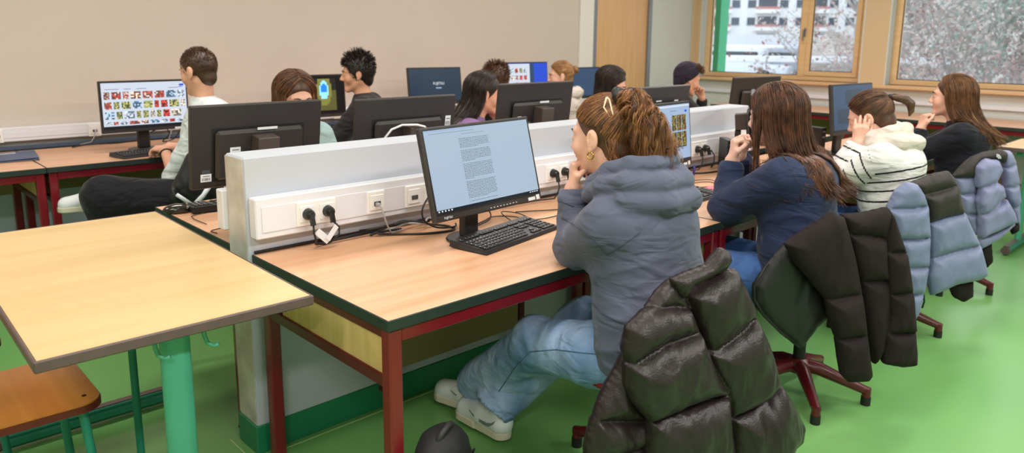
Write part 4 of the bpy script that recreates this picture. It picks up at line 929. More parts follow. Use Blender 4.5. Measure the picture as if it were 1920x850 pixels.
def person(label, x, y, rz, **kw):
    s = dict(DEF); s.update(kw); A = lambda k_: np.array(s[k_], float)
    t = thing('person', label, 'person', (x, y, 0), rz)
    q = s['res']; B = s['bulk']; pel, che, nb, hc = A('pel'), A('che'), A('nb'), A('hc'); R0 = rotm(*s['hr']); hsc = s['hsc']; R = R0*hsc
    sh, el, wr, hip, kn, an = A('sh'), A('el'), A('wr'), A('hip'), A('kn'), A('an')
    parts = []
    H = Sdf(); add_head(H, R0, hc, hsc, male=s['male']); nr = s.get('neckr', 1); H.cone(nb+V3(0, -.005, -.03), hc+R@V3(0, -.018, -.05), .058*nr, .051*nr, .03)
    parts.append(H.mesh(.0035*q))
    s['tips'] = []
    for i in (0, 1):
        F = Sdf(); F.cone(el[i], wr[i], .038, .027, .02)
        F.ell(wr[i], (.027, .027, .027), .01)
        tp = hand(F, wr[i], s['hd'][i], s['hn'][i], -1 if i == 0 else 1, s['curl'][i], thumb=s['thumb'][i], per=s['per'][i], sc=s['hs']); s['tips'].append(tp)
        parts.append(F.mesh(.003*q))
    Bd = Sdf(); up = _norm(che-pel)
    for sx in (-.06, .06): Bd.cone(pel+V3(sx, 0, 0), che+V3(sx, 0, 0), .08, .08, .05)
    Bd.cone(che, nb, .07, .05, .04); Bd.cone(sh[0], sh[1], .04, .04, .04)
    for i in (0, 1):
        Bd.cone(sh[i], el[i], .042, .036, .03); Bd.cone(pel+V3((-.05, .05)[i], 0, -.02), hip[i], .08, .07, .03); Bd.cone(hip[i], kn[i], .068, .048, .03); Bd.cone(kn[i], an[i], .046, .032, .02)
        fd = V3(*s['foot'][i], 0); fd /= np.linalg.norm(fd); Bd.cone(an[i]+V3(0, 0, -.05), an[i]+fd*.13+V3(0, 0, -.075), .028, .022, .02)
    parts.append(Bd.mesh(.012))
    obj('body', join(*parts), M[s['skin']], t)
    # face details
    if s['face']:
        T = lambda p: R@V3(*p)+hc
        for sx in (-1, 1):
            e = MB(); E_ = Sdf(); E_.ell(T((sx*.031, .0775, .0015)), (.012, .0105, .0075), .001, rot=R0); eo = obj('eye', E_.mesh(.0022), M['eye'], t)
            I = Sdf(); I.ell(T((sx*.0305, .0868, -.0005)), (.0048, .0024, .0048), .001, rot=R0); obj('iris', I.mesh(.0013), M['iris'], eo)
            bb = MB(); bb.tube([T((sx*.014, .0935, .0235)), T((sx*.028, .091, .0285)), T((sx*.044, .078, .0235))], [.0024, .0028, .0012], 6); obj('eyebrow', bb, M['brow'], t, smooth=True)
            lb = MB(); lb.tube([T((sx*.018, .0868, .004)), T((sx*.031, .0882, .0068)), T((sx*.043, .0815, .0035))], [.0006, .0008, .0004], 5); obj('eyelashes', lb, M['brow'], eo, smooth=True)
        L_ = Sdf(); L_.cone(T((-.017, .0835, -.0550)), T((.017, .0835, -.0550)), .0055, .0055, .004); L_.cone(T((-.014, .0830, -.0645)), T((.014, .0830, -.0645)), .0060, .0060, .003); L_.cone(T((-.024, .0885, -.0597)), T((.024, .0885, -.0597)), .0022, .0022, .003, 's')
        obj('lips', L_.mesh(.002), M[s['lipc']], t)
    # top
    C = Sdf(); ar = s['arm_r']
    hemz = s['hem']
    for sx in (-.085, .085): C.cone(pel+V3(sx, .01, .0), che+V3(sx*.75, 0, -.03), .118*B, .112*B, .10)
    C.cone(pel+V3(0, .03, 0), che+V3(0, .03, -.08), .12*B, .10*B, .08)
    C.cone(sh[0]+V3(.03, 0, -.01), sh[1]+V3(-.03, 0, -.01), .066*ar, .066*ar, .07); C.ell(che+V3(0, -.03, .01), (.15*B, .095*B, .09), .06)
    C.cone(che, nb+V3(0, 0, -.02), .09, .062, .04)
    for i in (0, 1):
        C.cone(sh[i], el[i], .068*ar, .056*ar, .045)
        if not s['short']:
            dv = _norm(wr[i]-el[i]); C.cone(el[i], wr[i]-dv*.03, .055*ar, .041*ar, .03)
        else: C.cone(el[i]+(sh[i]-el[i])*.95, el[i]+(sh[i]-el[i])*.3, .06, .07*ar, .02)
    if s.get('topfn'): s['topfn'](C, s)
    fa = s['foldamp']; el_, che_, pel_ = el, che, pel
    def disp(P):
        d = -fa*folds(P, 17, up, .45)*np.clip((nb[2]+.02-P[:, 2])/.15, .2, 1)
        for i in (0, 1):
            g = np.exp(-((P-el_[i])**2).sum(1)/.012); ax = _norm(el_[i]-sh[i])+_norm(wr[i]-el_[i]); d -= fa*1.5*g*folds(P, 34, ax, .3)
            g2 = np.exp(-((P-wr[i]-(el_[i]-wr[i])*.25)**2).sum(1)/.006); d -= fa*1.2*g2*folds(P, 46, _norm(wr[i]-el_[i]), .2)
        g = np.exp(-((P[:, 2]-pel_[2]-.06)**2)/.006); d -= fa*1.2*g*folds(P, 24, up, .3)
        return d
    C.disp = disp
    C.plane(pel+V3(0, 0, hemz-pel[2]), (0, .12, -1), .012)
    for i in (0, 1):
        if not s['short']: dv = _norm(wr[i]-el[i]); C.ell(wr[i]+dv*.028, (.052, .052, .052), .004, 's')
    tm = C.mesh(.0055*q if q < 1.5 else .009)
    to = obj(s.get('topname', 'sweater'), tm, M[s['top']] if isinstance(s['top'], str) else s['top'], t)
    # trousers
    P_ = Sdf(); lr = s['legr']
    for sx in (-.07, .07): P_.ell(pel+V3(sx, -.0, -.02), (.100, .108, .085), .05)
    for i in (0, 1):
        P_.cone(pel+V3((-.07, .07)[i], .02, -.03), hip[i]+(kn[i]-hip[i])*.4, .095, .090*lr, .05); P_.cone(hip[i]+(kn[i]-hip[i])*.4, kn[i], .090*lr, .078*lr, .03)
        dv = _norm(an[i]-kn[i]); P_.cone(kn[i], an[i]+dv*.0, .076*lr, .072*lr, .03)
    def pd(P):
        d = np.zeros(len(P))
        for i in (0, 1):
            g = np.exp(-((P-kn[i])**2).sum(1)/.02); ax = _norm(kn[i]-hip[i])+_norm(an[i]-kn[i]); d -= .012*g*folds(P, 30, ax, .35)
            g = np.exp(-((P-an[i]-V3(0, 0, .05))**2).sum(1)/.012); d -= .010*g*folds(P, 38, (0, 0, 1), .3)
            g = np.exp(-((P-hip[i])**2).sum(1)/.02); d -= .009*g*folds(P, 30, (0, 1, .3), .3)
        return d-.002*snoise(P, 22)
    P_.disp = pd
    P_.rbox(pel+V3(0, -.04, .06+.15), (.28, .16, .15), .01, .01, 's')
    for i in (0, 1):
        dv = _norm(an[i]-kn[i]); P_.ell(an[i]+dv*s.get('cuff', .115), (.098, .098, .098), .004, 's')
    obj('jeans' if 'denim' in s['pants'] else 'trousers', P_.mesh(.0065*q if q < 1.5 else .011), M[s['pants']], t)
    if s['feet']:
        for i in (0, 1):
            fd = V3(*s['foot'][i], 0); fd /= np.linalg.norm(fd); shoe(t, an[i]*V3(1, 1, 0)-fd*.075+V3(0, 0, max(0, an[i][2]-.11)), fd, q, detail=s.get('shoe_detail', False))
    s['R'] = R; s['R0'] = R0; s['CS'] = C; s['PS'] = P_; s['HS'] = H; s['root'] = t
    return t, s
def shoe(par, heel, fd, q=1, detail=False, L=.285, mats=('sneaker', 'sole'), pitch=0):
    a = math.atan2(fd[1], fd[0]); Rm = np.array(Matrix.Rotation(a, 3, 'Z') @ Matrix.Rotation(-pitch, 3, 'Y')); T = lambda p: Rm@V3(*p)+heel
    S = Sdf(); w = .042
    S.cone(T((.045, 0, .048)), T((.13, 0, .055)), .041, .043, .02, flat=None); S.cone(T((.13, 0, .055)), T((L-.052, .0, .040)), .043, .041, .02)
    S.cone(T((.04, 0, .06)), T((.055, 0, .095)), .036, .038, .02); S.cone(T((.09, 0, .075)), T((.17, 0, .055)), .034, .028, .02)
    S.ell(T((.05, 0, .125)), (.028, .028, .03), .006, 's'); S.plane(T((0, 0, .022)), Rm@V3(0, 0, -1), .004)
    if detail: S.disp = lambda P: -.0012*snoise(P, 60)
    u = obj('shoe', S.mesh(.0035*q if q < 1.5 else .008), M[mats[0]], par)
    K = Sdf()
    def sole(P):
        Q = (P-heel)@Rm; t_ = np.clip(Q[..., 0], .045, L-.05); r_ = .040+.006*np.sin(np.clip((t_-.045)/(L-.095), 0, 1)*PI*1.0)
        r_ = np.where(t_ > .15, .0425, .0385); d = np.hypot(Q[..., 0]-t_, Q[..., 1])-r_; z = np.abs(Q[..., 2]-.015)-.015
        return np.maximum(d, z)
    K.fn(sole, np.minimum(T((0, -.06, 0)), T((L, .06, .04)))-.06, np.maximum(T((0, -.06, 0)), T((L, .06, .04)))+.06, .004)
    obj('sole', K.mesh(.0035*q if q < 1.5 else .008), M[mats[1]], u)
    if detail:
        lc = MB()
        for i in range(5):
            x_ = .125+.022*i; z_ = .098-.0075*i; lc.tube([T((x_, -.026, z_-.012)), T((x_+.004, 0, z_+.003)), T((x_+.008, .026, z_-.012))], .0028, 6)
        obj('laces', lc, M['lace'], u, smooth=True)
        for sy in (-1, 1):
            sw = MB(); pts = []
            prof = [(.175, .068), (.15, .058), (.12, .047), (.09, .042), (.065, .045), (.042, .062), (.035, .078), (.052, .064), (.075, .056), (.10, .056), (.14, .062)]
            for px_, pz_ in prof:
                pts.append((px_, pz_))
            def yof(px_, pz_):
                return 0
            # lay the mark on the side by ray marching against the upper
            V = []
            for off in (0, 1):
                for px_, pz_ in pts:
                    y_ = .075
                    for _ in range(60):
                        P = T((px_, sy*y_, pz_))[None, :]; dmin = min(float(f(P)[0]) for f, *_r_ in [p for p in S.p if p[4] == 'u'])
                        if dmin < .0012: break
                        y_ -= .0012
                    V.append(T((px_, sy*(y_+.0045-.006*off), pz_)))
            n = len(pts); F_ = [tuple(range(n)), tuple(range(2*n-1, n-1, -1))]+[(i, (i+1) % n, (i+1) % n+n, i+n) for i in range(n)]
            sw.add(V, F_); obj('side_mark', sw, M['swoosh'], u, smooth=False)
    return u
# ------------------------------------------------------------------ hair
HE = V3(0, -.012, .033), V3(.0815, .1015, .094)
def hsurf(u, off=0.0): u = u/np.linalg.norm(u, axis=-1, keepdims=True); return HE[0]+u*(HE[1]+off)
def slerp(a, b, t):
    a = a/np.linalg.norm(a, axis=-1, keepdims=True); b = b/np.linalg.norm(b, axis=-1, keepdims=True); om = np.arccos(np.clip((a*b).sum(-1, keepdims=True), -1, 1)); so = np.sin(om)+1e-6
    return (np.sin((1-t)*om)*a+np.sin(t*om)*b)/so
def cap(par, s, m, off=.0, pl=((0, .012, 0), (0, 1, -.78)), disp=None, name='hair', h=.0045, extra=None, nape=1.0):
    R, c = s['R'], np.array(s['hc'], float); S = Sdf(); S.ell(R@HE[0]+c, (HE[1]+off)*s['hsc'], .002, rot=s['R0'])
    if nape: S.ell(R@V3(0, -.050, -.038)+c, V3(.062, .054, .058)*s['hsc']*nape, .02, rot=s['R0'])
    if extra: extra(S, R, c)
    if pl is not None: S.plane(R@V3(*pl[0])+c, s['R0']@V3(*pl[1]), .008)
    if disp: S.disp = disp
    return obj(name, S.mesh(h), M[m], par)
def curve_pts(ctrl, t):
    """t in 0..1 along linear control polyline"""
    ctrl = np.array(ctrl, float); n = len(ctrl)-1; i = np.clip((t*n).astype(int), 0, n-1); f = (t*n-i)[:, None]; return ctrl[i]*(1-f)+ctrl[i+1]*f
HL = [(0, .82, .62), (.35, .80, .58), (.62, .66, .42), (.80, .45, .22), (.93, .18, .12), (.97, -.12, .05), (.95, -.30, -.22), (.88, -.42, -.50), (.72, -.55, -.75), (.40, -.75, -.85), (0, -.80, -.88)]
def pulled(par, s, m, tie, n=520, off=.002, rad=.0013, name='pulled_back_strands', inner=True):
    R, c = s['R'], np.array(s['hc'], float); tt_ = rng.uniform(0, 1, n); r0 = curve_pts(HL, tt_); r0[:, 0] *= np.where(rng.uniform(size=n) < .5, -1, 1)
    r0 = r0+rng.normal(0, .03, r0.shape); tie = V3(*tie)
    T = np.linspace(0, 1, 14); P = np.zeros((n, 14, 3)); start = rng.uniform(0, .35, n)*(rng.uniform(size=n) < .5)
    tj = tie+rng.normal(0, .05, (n, 3))
    for k, t_ in enumerate(T):
        tq = (start+(1-start)*t_)[:, None]; u = slerp(r0, tj, tq); P[:, k] = hsurf(u, off+.003*math.sin(PI*t_)*rng.uniform(.2, 1, (n, 1)))
    P = P@R.T+c; return obj(name, strands(P, rad), M[m], par)
def push_out(P, s, keep=.006, heads=False):
    sh_ = P.shape; Q = P.reshape(-1, 3).copy(); pr_ = [f for f, lo, hi, k, op in s['CS'].p if op == 'u' and k != .0001]
    def D(X): return np.min([f(X) for f in pr_], 0)
    for _ in range(4):
        d = D(Q); m = d < keep
        if not m.any(): break
        X = Q[m]; e = 1e-3; g = np.stack([D(X+np.eye(3)[k]*e)-D(X-np.eye(3)[k]*e) for k in range(3)], 1); g /= np.linalg.norm(g, axis=1)[:, None]+1e-9
        g = g+V3(0, 0, .0); Q[m] = X+g*(keep-d[m])[:, None]
    return Q.reshape(sh_)
def lock_bundle(guides, per=10, spread=.006, n=24, wave=0.0, wfreq=3, r=.0009, end_spread=1.5, jitter=0):
    out = []
    for g in guides:
        g = np.array(g, float); m = len(g)-1; t = np.linspace(0, 1, n)
        # catmull-rom
        P = []
        for tt_ in t:
            i = min(int(tt_*m), m-1); f = tt_*m-i; p0, p1, p2, p3 = g[max(i-1, 0)], g[i], g[i+1], g[min(i+2, m)]
            P.append(.5*((2*p1)+(p2-p0)*f+(2*p0-5*p1+4*p2-p3)*f*f+(3*p1-p0-3*p2+p3)*f**3))
        P = np.array(P); Tn = np.gradient(P, axis=0); Tn /= np.linalg.norm(Tn, axis=1)[:, None]+1e-9
        A = np.cross(Tn, V3(.2, .5, .84)); A /= np.linalg.norm(A, axis=1)[:, None]+1e-9; Bv = np.cross(Tn, A)
        ph = rng.uniform(0, 6.28); fq = wfreq*rng.uniform(.8, 1.25)
        amp = wave*np.clip(t*3, 0, 1)*rng.uniform(.7, 1.2)
        Cn = P+A*(amp*np.cos(ph+fq*6.28*t))[:, None]+Bv*(amp*np.sin(ph+fq*6.28*t))[:, None]
        a = rng.uniform(0, 6.28, per); rr = spread*np.sqrt(rng.uniform(0, 1, per)); sp = (1+(end_spread-1)*t)[None, :, None]
        W = Cn[None]+(A[None]*(rr*np.cos(a))[:, None, None]+Bv[None]*(rr*np.sin(a))[:, None, None])*sp
        if jitter: W = W+jitter*np.sin(t[None, :, None]*rng.uniform(8, 20, (per, 1, 1))+rng.uniform(0, 6, (per, 1, 3)))*t[None, :, None]
        out.append(W)
    return np.concatenate(out)
def long_hair(par, s, m, tip, n=420, phi=(55, 180), sides=(-1, 1), lift=.010, m2=22, rad=.0014, name='long_strands', part=(0, .55, -.35), under=True, puff=.012, wav=.004, both=None):
    """strands fall from the crown over the sides and back to the points given by tip(phi, side, rnd)"""
    R, c = s['R'], np.array(s['hc'], float)
    def make(n, off, rad_, jit):
        P = np.zeros((n, m2, 3))
        for i in range(n):
            sd = sides[rng.integers(len(sides))]; ph = math.radians(rng.uniform(*phi)); y0_ = part[1]+(part[2]-part[1])*min(1, max(0, (math.degrees(ph)-phi[0])/(phi[1]-phi[0])+rng.normal(0, .12)))
            u0 = V3(part[0]+sd*.04+rng.normal(0, .02), y0_, .9); ue = V3(sd*math.sin(ph), math.cos(ph), -.05+rng.uniform(-.15, .1))
            ov = off+rng.uniform(-.5, 1)*puff*.5; tp = np.array(tip(math.degrees(ph), sd, rng.uniform()))+rng.normal(0, jit, 3)
            pe = None; ph_ = rng.uniform(0, 6.28)
            for k in range(m2):
                t_ = k/(m2-1)
                if t_ < .4: 
                    u = slerp(u0, ue, t_/.4); p = R@hsurf(u, ov+lift*math.sin(PI*t_/.8))+c; P[i, k] = p; pe = p
                else:
                    q_ = (t_-.4)/.6; ln = np.linalg.norm(tp-pe); dn = V3(0, 0, -1)*.55*ln; P[i, k] = (1-q_)**2*pe+2*q_*(1-q_)*(pe+dn)+q_*q_*tp+wav*math.sin(ph_+t_*14)*q_*V3(.7, .7, 0)
        P = push_out(P, s, keep=.006+rad_+(.018 if rad_ < .004 else .005)*rng.uniform(.7, 1))
        return strands(P, rad_, rad_*(.5 if rad_ < .004 else .12), 3 if rad_ < .004 else 6)
    if under: u = make(110, -.010, .011, .004); uo = obj('hair', u, M[m], par)
    else: uo = par
    return obj(name, make(n, lift*.4, rad, .008), M[m], uo)

from mathutils.bvhtree import BVHTree
def on_surface(ob, root, pix, off=.001, n=10):
    """points where photo sight lines meet a garment, in the person's own frame"""
    me = ob.data; bv = BVHTree.FromPolygons([v.co for v in me.vertices], [tuple(q.vertices) for q in me.polygons])
    c, si = math.cos(root.rotation_euler.z), math.sin(root.rotation_euler.z); Ri = np.array([[c, si, 0], [-si, c, 0], [0, 0, 1]]); o = Ri@(CAM-np.array(root.location))
    P = []; pix = np.array(pix, float)
    for a in np.linspace(0, len(pix)-1.001, n*(len(pix)-1)+1):
        i = int(a); q = pix[i]*(1-a+i)+pix[i+1]*(a-i); v = (q[0]-960)/F_PX*_r-(q[1]-CY_PX)/F_PX*_u+_f; v = Ri@(v/np.linalg.norm(v))
        h = bv.ray_cast(Vector(o), Vector(v))
        if h[0] is not None: nn = h[1] if h[1].dot(Vector(v)) < 0 else -h[1]; P.append(h[0]+nn*off)
    return P
def seam_fold(ob, root, pix, parent, m, r=.0018, name='seam_fold', off=.0004):
    P = on_surface(ob, root, pix, off)
    b = MB(); b.tube(P, r, 6); return obj(name, b, m, parent, smooth=True)
# ------------------------------------------------------------------ student in the grey hoodie
def hood(C, s):
    nb = np.array(s['nb'], float)
    ring = [(-.045, .095, -.025), (-.088, .050, .010), (-.105, -.02, .060), (-.095, -.090, .085), (-.040, -.135, .085), (.040, -.135, .085), (.095, -.090, .085), (.105, -.02, .060), (.088, .050, .010), (.045, .095, -.025)]
    C.path([nb+V3(*p) for p in ring], [.026, .028, .028, .028, .028, .028, .028, .028, .028, .026], .010)
    ring2 = [(-.10, .055, -.022), (-.135, -.02, .015), (-.130, -.105, .038), (-.050, -.175, .036), (.050, -.175, .036), (.130, -.105, .038), (.135, -.02, .015), (.10, .055, -.022)]
    C.path([nb+V3(*p) for p in ring2], [.026, .030, .032, .034, .034, .032, .030, .026], .012)
    ring3 = [(-.150, -.03, -.032), (-.145, -.115, -.014), (-.055, -.200, -.016), (.055, -.200, -.016), (.145, -.115, -.014), (.150, -.03, -.032)]
    C.path([nb+V3(*p) for p in ring3], [.026, .032, .036, .036, .032, .026], .010)
    C.ell(nb+V3(0, -.10, -.01), (.125, .11, .065), .01)
t, s = person('person in a grey blue hoodie and pale jeans, curly auburn ponytail, chin on her fist', .82, -.27, .0, pel=(0, 0, .49), che=(0, .085, .87), nb=(0, .165, .985), hc=(-.010, .248, 1.130), hr=(.16, -.10, .02), hsc=1.08, neckr=1.22,
    sh=((-.165, .10, .900), (.17, .11, .900)), el=((-.095, .285, .775), (.20, .32, .775)), wr=((-.062, .325, .955), (.085, .35, .94)),
    hd=((.15, .12, 1), (-.25, .12, 1)), hn=((.75, -.65, 0), (-.85, -.5, 0)), curl=((1.25, 1.45, .8), (1.1, 1.3, .7)), thumb=((.9, 1.1), (.8, 1.0)),
    hip=((-.10, .02, .475), (.10, .02, .475)), kn=((-.135, .40, .425), (.12, .42, .425)), an=((-.085, .77, .13), (-.145, .60, .125)), foot=((-.25, 1), (-.02, 1)),
    bulk=1.08, arm_r=1.08, legr=1.10, top='hoodie', pants='denim', skin='skin_pink', res=.9, topfn=hood, topname='hoodie', shoe_detail=True, hem=.455, foldamp=.008, cuff=.068)
R, hc = s['R'], np.array(s['hc'])
hd_ = [c for c in t.children if c.name.startswith('hoodie')][0]; jn = [c for c in t.children if c.name.startswith('jeans')][0]; mseam_fold = cloth('hoodie_seam_fold', '3E4354'); mj = cloth('jeans_seam', '44678A')
seam_fold(hd_, t, [(1052, 408), (1080, 424), (1110, 447), (1138, 478)], hd_, mseam_fold); seam_fold(hd_, t, [(1138, 478), (1165, 462), (1200, 436)], hd_, mseam_fold)  # second line: armpit fold, its crease shade drawn as a darker tube
seam_fold(hd_, t, [(1030, 372), (1052, 378), (1076, 388)], hd_, mseam_fold); seam_fold(hd_, t, [(1103, 560), (1128, 588), (1160, 604), (1185, 612)], hd_, mseam_fold)
seam_fold(jn, t, [(994, 660), (1043, 656), (1090, 662), (1125, 665)], jn, mj); seam_fold(jn, t, [(994, 660), (965, 690), (935, 735)], jn, mj)
for i in (0, 1):
    for p, v, up_ in s['tips'][i]:
        nl = Sdf(); Rn = np.stack([_norm(np.cross(v, up_)), _norm(v), _norm(np.cross(np.cross(v, up_), v))], 1); nl.ell(p-v*.001+up_*.0048, (.0052, .0075, .0022), .001, rot=Rn); v_, q_ = nl.mesh(.0016)
        obj('fingernail', (v_, q_), M['nail'], t)
for sx in (-1, 1):
    er = MB(); pc = hc+R@V3(sx*.082, -.002, -.046)
    er.tube([pc+R@V3(0, .010*math.cos(a), .010*math.sin(a)) for a in np.linspace(0, 6.28, 17)], .0026, 8); eo = obj('earring', er, M['gold'], t, smooth=True)
h0 = cap(t, s, 'h_mid', off=-.002, name='hair')
tie = _norm(V3(-.05, -.68, .72)); pulled(h0, s, 'h_mid', tie, n=1500, rad=.0009, off=.001)
pulled(h0, s, 'h_auburn', tie, n=380, rad=.0008, off=.0022, name='lighter_strands')
tp = hc+R@hsurf(tie, .012)
sc_ = Sdf(); 
for a in np.linspace(0, 6.28, 12)[:-1]: sc_.ell(tp+R@(V3(-.018, .012, .004)+V3(math.cos(a)*.023, math.sin(a)*.014, math.sin(a)*.020)), (.013, .013, .013), .006)
so = obj('hair_tie', sc_.mesh(.003), M['rubber'], h0)
cl = MB(); cp = hc+R@hsurf(_norm(V3(-.66, -.48, .56)), .006)
cl.tube([cp+R@V3(*p) for p in ((-.004, .012, .028), (-.009, .020, -.0), (-.008, .0, -.030), (-.003, -.006, -.024), (0, .006, .02), (-.004, .012, .028))], .003, 8); obj('hair_clip', cl, mat('cream_clip', 'E6CFAF', .3), h0, smooth=True)
# the ponytail: locks falling from the tie over the hood
g = []
for i in range(230):
    a = rng.uniform(0, 6.28); r_ = math.sqrt(rng.uniform(0, 1)); ex, ey = r_*math.cos(a), r_*math.sin(a); ln = rng.uniform(.55, 1.0) if r_ > .5 else rng.uniform(.8, 1.02)
    g.append([tp+V3(.008*ex, .008*ey, 0), tp+V3(-.01+.032*ex, -.016-.024*ey, .012+.006*ey), tp+V3(-.008+.054*ex, -.046-.040*ey, -.034), tp+V3(.005+.068*ex, -.072-.050*ey, -.118*ln), tp+V3(.025+.078*ex, -.104-.055*ey, -.222*ln-.01*ey)])
obj('ponytail', strands(lock_bundle(g[:90], 16, .009, 44, .013, 3.0, end_spread=1.1), .0008), M['h_auburn'], h0)
obj('ponytail_curl', strands(lock_bundle(g[90:145], 14, .008, 44, .014, 3.3, end_spread=1.3, jitter=.001), .0008), M['h_blond'], h0)
obj('ponytail_curl', strands(lock_bundle(g[145:], 15, .009, 44, .012, 2.7, end_spread=1.1), .0008), M['h_mid'], h0)
um = Sdf(); um.path([tp, tp+V3(-.01, -.015, .0), tp+V3(-.005, -.045, -.06), tp+V3(.005, -.068, -.12), tp+V3(.015, -.085, -.16)], [.014, .026, .038, .040, .02], .02); um.disp = lambda P: -.008*folds(P, 60, (1, .2, .1), .8); obj('ponytail_core', um.mesh(.004), M['h_brown'], h0)
w = []
for i in range(26):
    a = rng.uniform(-.2, .6); p0 = hc+R@hsurf(V3(-.86+rng.normal(0, .05), -.50+rng.normal(0, .08), -.38), 0); w.append([p0, p0+V3(-.004, -.01, -.03), p0+V3(-.006+rng.normal(0, .006), -.012, -.06), p0+V3(.0, -.02+rng.normal(0, .008), -.08)])
obj('loose_strands', strands(lock_bundle(w, 3, .003, 12, .004, 1.5), .0007), M['h_auburn'], h0)
# ------------------------------------------------------------------ student in the navy sweater
t, s = person('person in a navy sweater with long straight brown hair, hand at the mouth', 1.80, -.26, .10, pel=(0, 0, .53), che=(0, .05, .89), nb=(0, .105, 1.0), hc=(0, .165, 1.138), hr=(-.12, -.10, 0),
    sh=((-.165, .06, .93), (.165, .07, .93)), el=((-.135, .29, .775), (.19, .32, .775)), wr=((-.075, .30, .955), (.06, .33, .955)), hd=((.1, -.05, 1), (-.2, .0, 1)), hn=((.55, -.8, 0), (-.6, -.8, 0)), curl=((1.1, 1.2, .6), (1.1, 1.2, .6)), thumb=((.8, .9), (.8, .9)),
    kn=((-.11, .42, .49), (.12, .42, .49)), top='navy', pants='denim2', res=1.2, foldamp=.007, arm_r=1.05, legr=1.1, skin='skin_fair')
cap(t, s, 'h_long', off=-.004, name='hair_cap', pl=((0, .03, 0), (0, 1, -.7)))
def tipN(ph, sd, r_):
    if ph < 85: return (sd*(.10), .17+.03*r_, .88+.05*r_)
    f = (ph-85)/95; return (sd*.17*(1-f*.55)+.02, .06-.20*f-.03*r_, .90-.07*f+.05*r_)
long_hair(t, s, 'h_long', tipN, n=700, phi=(62, 180), rad=.0012)
# ------------------------------------------------------------------ student in stripes
def cowl(C, s): pass
strm = cloth('striped_knit', 'E0E1DE')
nt = strm.node_tree; an_ = nt.nodes.new('ShaderNodeAttribute'); an_.attribute_name = 'stripe'; rp = nt.nodes.new('ShaderNodeValToRGB'); rp.color_ramp.elements[0].position = .48; rp.color_ramp.elements[1].position = .52; rp.color_ramp.elements[0].color = lin('E0E1DE'); rp.color_ramp.elements[1].color = lin('16161C')
nt.links.new(an_.outputs['Fac'], rp.inputs['Fac']); nt.links.new(rp.outputs['Color'], nt.nodes['Principled BSDF'].inputs['Base Color'])
t, s = person('person in a white sweater with black stripes, braided ponytail, hand on the cheek', 2.88, -.24, .22, pel=(0, 0, .53), che=(0, .065, .85), nb=(0, .115, .955), hc=(0, .185, 1.068), hr=(-.02, -.42, -.06),
    sh=((-.165, .09, .885), (.165, .09, .885)), el=((-.15, .285, .775), (.19, .31, .775)), wr=((-.115, .215, .945), (.12, .34, .80)), hd=((.05, -.12, 1), (-.4, 1, 0)), hn=((1, .25, 0), (0, 0, -1)), curl=((.25, .35, .2), (.4, .4, .3)), thumb=((.3, .3), (.3, .3)),
    bulk=1.08, arm_r=1.12, top=strm, pants='denim2', res=1.3, foldamp=.008, skin='skin_pink')
sw = [c for c in t.children if c.name.startswith('sweater')][0]; co = np.empty(len(sw.data.vertices)*3, np.float32); sw.data.vertices.foreach_get('co', co); co = co.reshape(-1, 3)
pel, che = np.array(s['pel']), np.array(s['che']); up_ = _norm(che-pel); hgt = (co-pel)@up_; stv = hgt.copy(); el, wr, sh = [np.array(s[k_], float) for k_ in ('el', 'wr', 'sh')]
for i in (0, 1):
    for a, b, o_ in ((sh[i], el[i], .0), (el[i], wr[i], .30)):
        ab = b-a; L_ = np.linalg.norm(ab); tq = ((co-a)@ab)/L_**2; d = np.linalg.norm(co-a-np.clip(tq, 0, 1)[:, None]*ab, axis=1); mk = (d < .082) & (tq > .12 if o_ == 0 else tq > -.1); stv[mk] = .33-(tq[mk]*L_+o_*.7)
val = np.zeros(len(co), np.float32)
for z0 in (-.03, .03, .10, .165, .215, .26, .305, -.09, -.15, -.22): 
    val = np.maximum(val, np.clip(1-np.abs(stv-z0)/.0085, 0, 1)*1.0)
at2 = sw.data.attributes.new('stripe', 'FLOAT', 'POINT'); at2.data.foreach_set('value', val)
Cw = Sdf(); nbv = np.array(s['nb'])
Cw.path([nbv+V3(*p) for p in ((-.05, .095, -.02), (-.09, .04, .025), (-.10, -.04, .055), (-.04, -.085, .06), (.04, -.085, .06), (.10, -.04, .055), (.09, .04, .025), (.05, .095, -.02))], .034, .015)
Cw.path([nbv+V3(*p) for p in ((-.10, .06, -.04), (-.125, .0, -.01), (-.12, -.08, .005), (0, -.14, -.005), (.12, -.08, .005), (.125, .0, -.01), (.10, .06, -.04))], .042, .02); Cw.disp = lambda P: -.005*folds(P, 26, (0, 0, 1), .6)
obj('cowl_collar', Cw.mesh(.006), M['cream'], t)
h0 = cap(t, s, 'h_mid', off=-.001, name='hair'); tie = _norm(V3(0, -.96, .30)); pulled(h0, s, 'h_mid', tie, n=620, rad=.0012)
tp = np.array(s['hc'])+s['R']@hsurf(tie, .004); o_ = Sdf(); o_.ell(tp, (.014, .014, .014)); obj('hair_tie', o_.mesh(.004), M['rubber'], h0)
Rt = s['R']; bd = Sdf(); br = [tp, tp+V3(.012, -.035, -.004), tp+V3(.022, -.065, -.012), tp+V3(.03, -.090, -.032), tp+V3(.03, -.095, -.065), tp+V3(.028, -.09, -.090)]
bd.path(br, [.010, .019, .021, .020, .014, .005], .004); obj('braid_core', bd.mesh(.004), M['h_mid'], h0)
gs = []
for k in range(3):
    ph = k*2*PI/3; pts = []
    for j in range(16):
        t_ = j/15; i = min(int(t_*5), 4); f = t_*5-i; c_ = br[i]*(1-f)+br[i+1]*f; r_ = .012*math.sin(PI*min(1, t_+.12)); pts.append(c_+V3(math.cos(ph+t_*11)*r_, math.sin(ph+t_*11)*r_*.5, math.sin(ph+t_*11)*r_))
    gs.append(pts)
obj('braid', strands(lock_bundle(gs, 40, .010, 50, 0, end_spread=.4), .0012), M['h_mid'], h0)
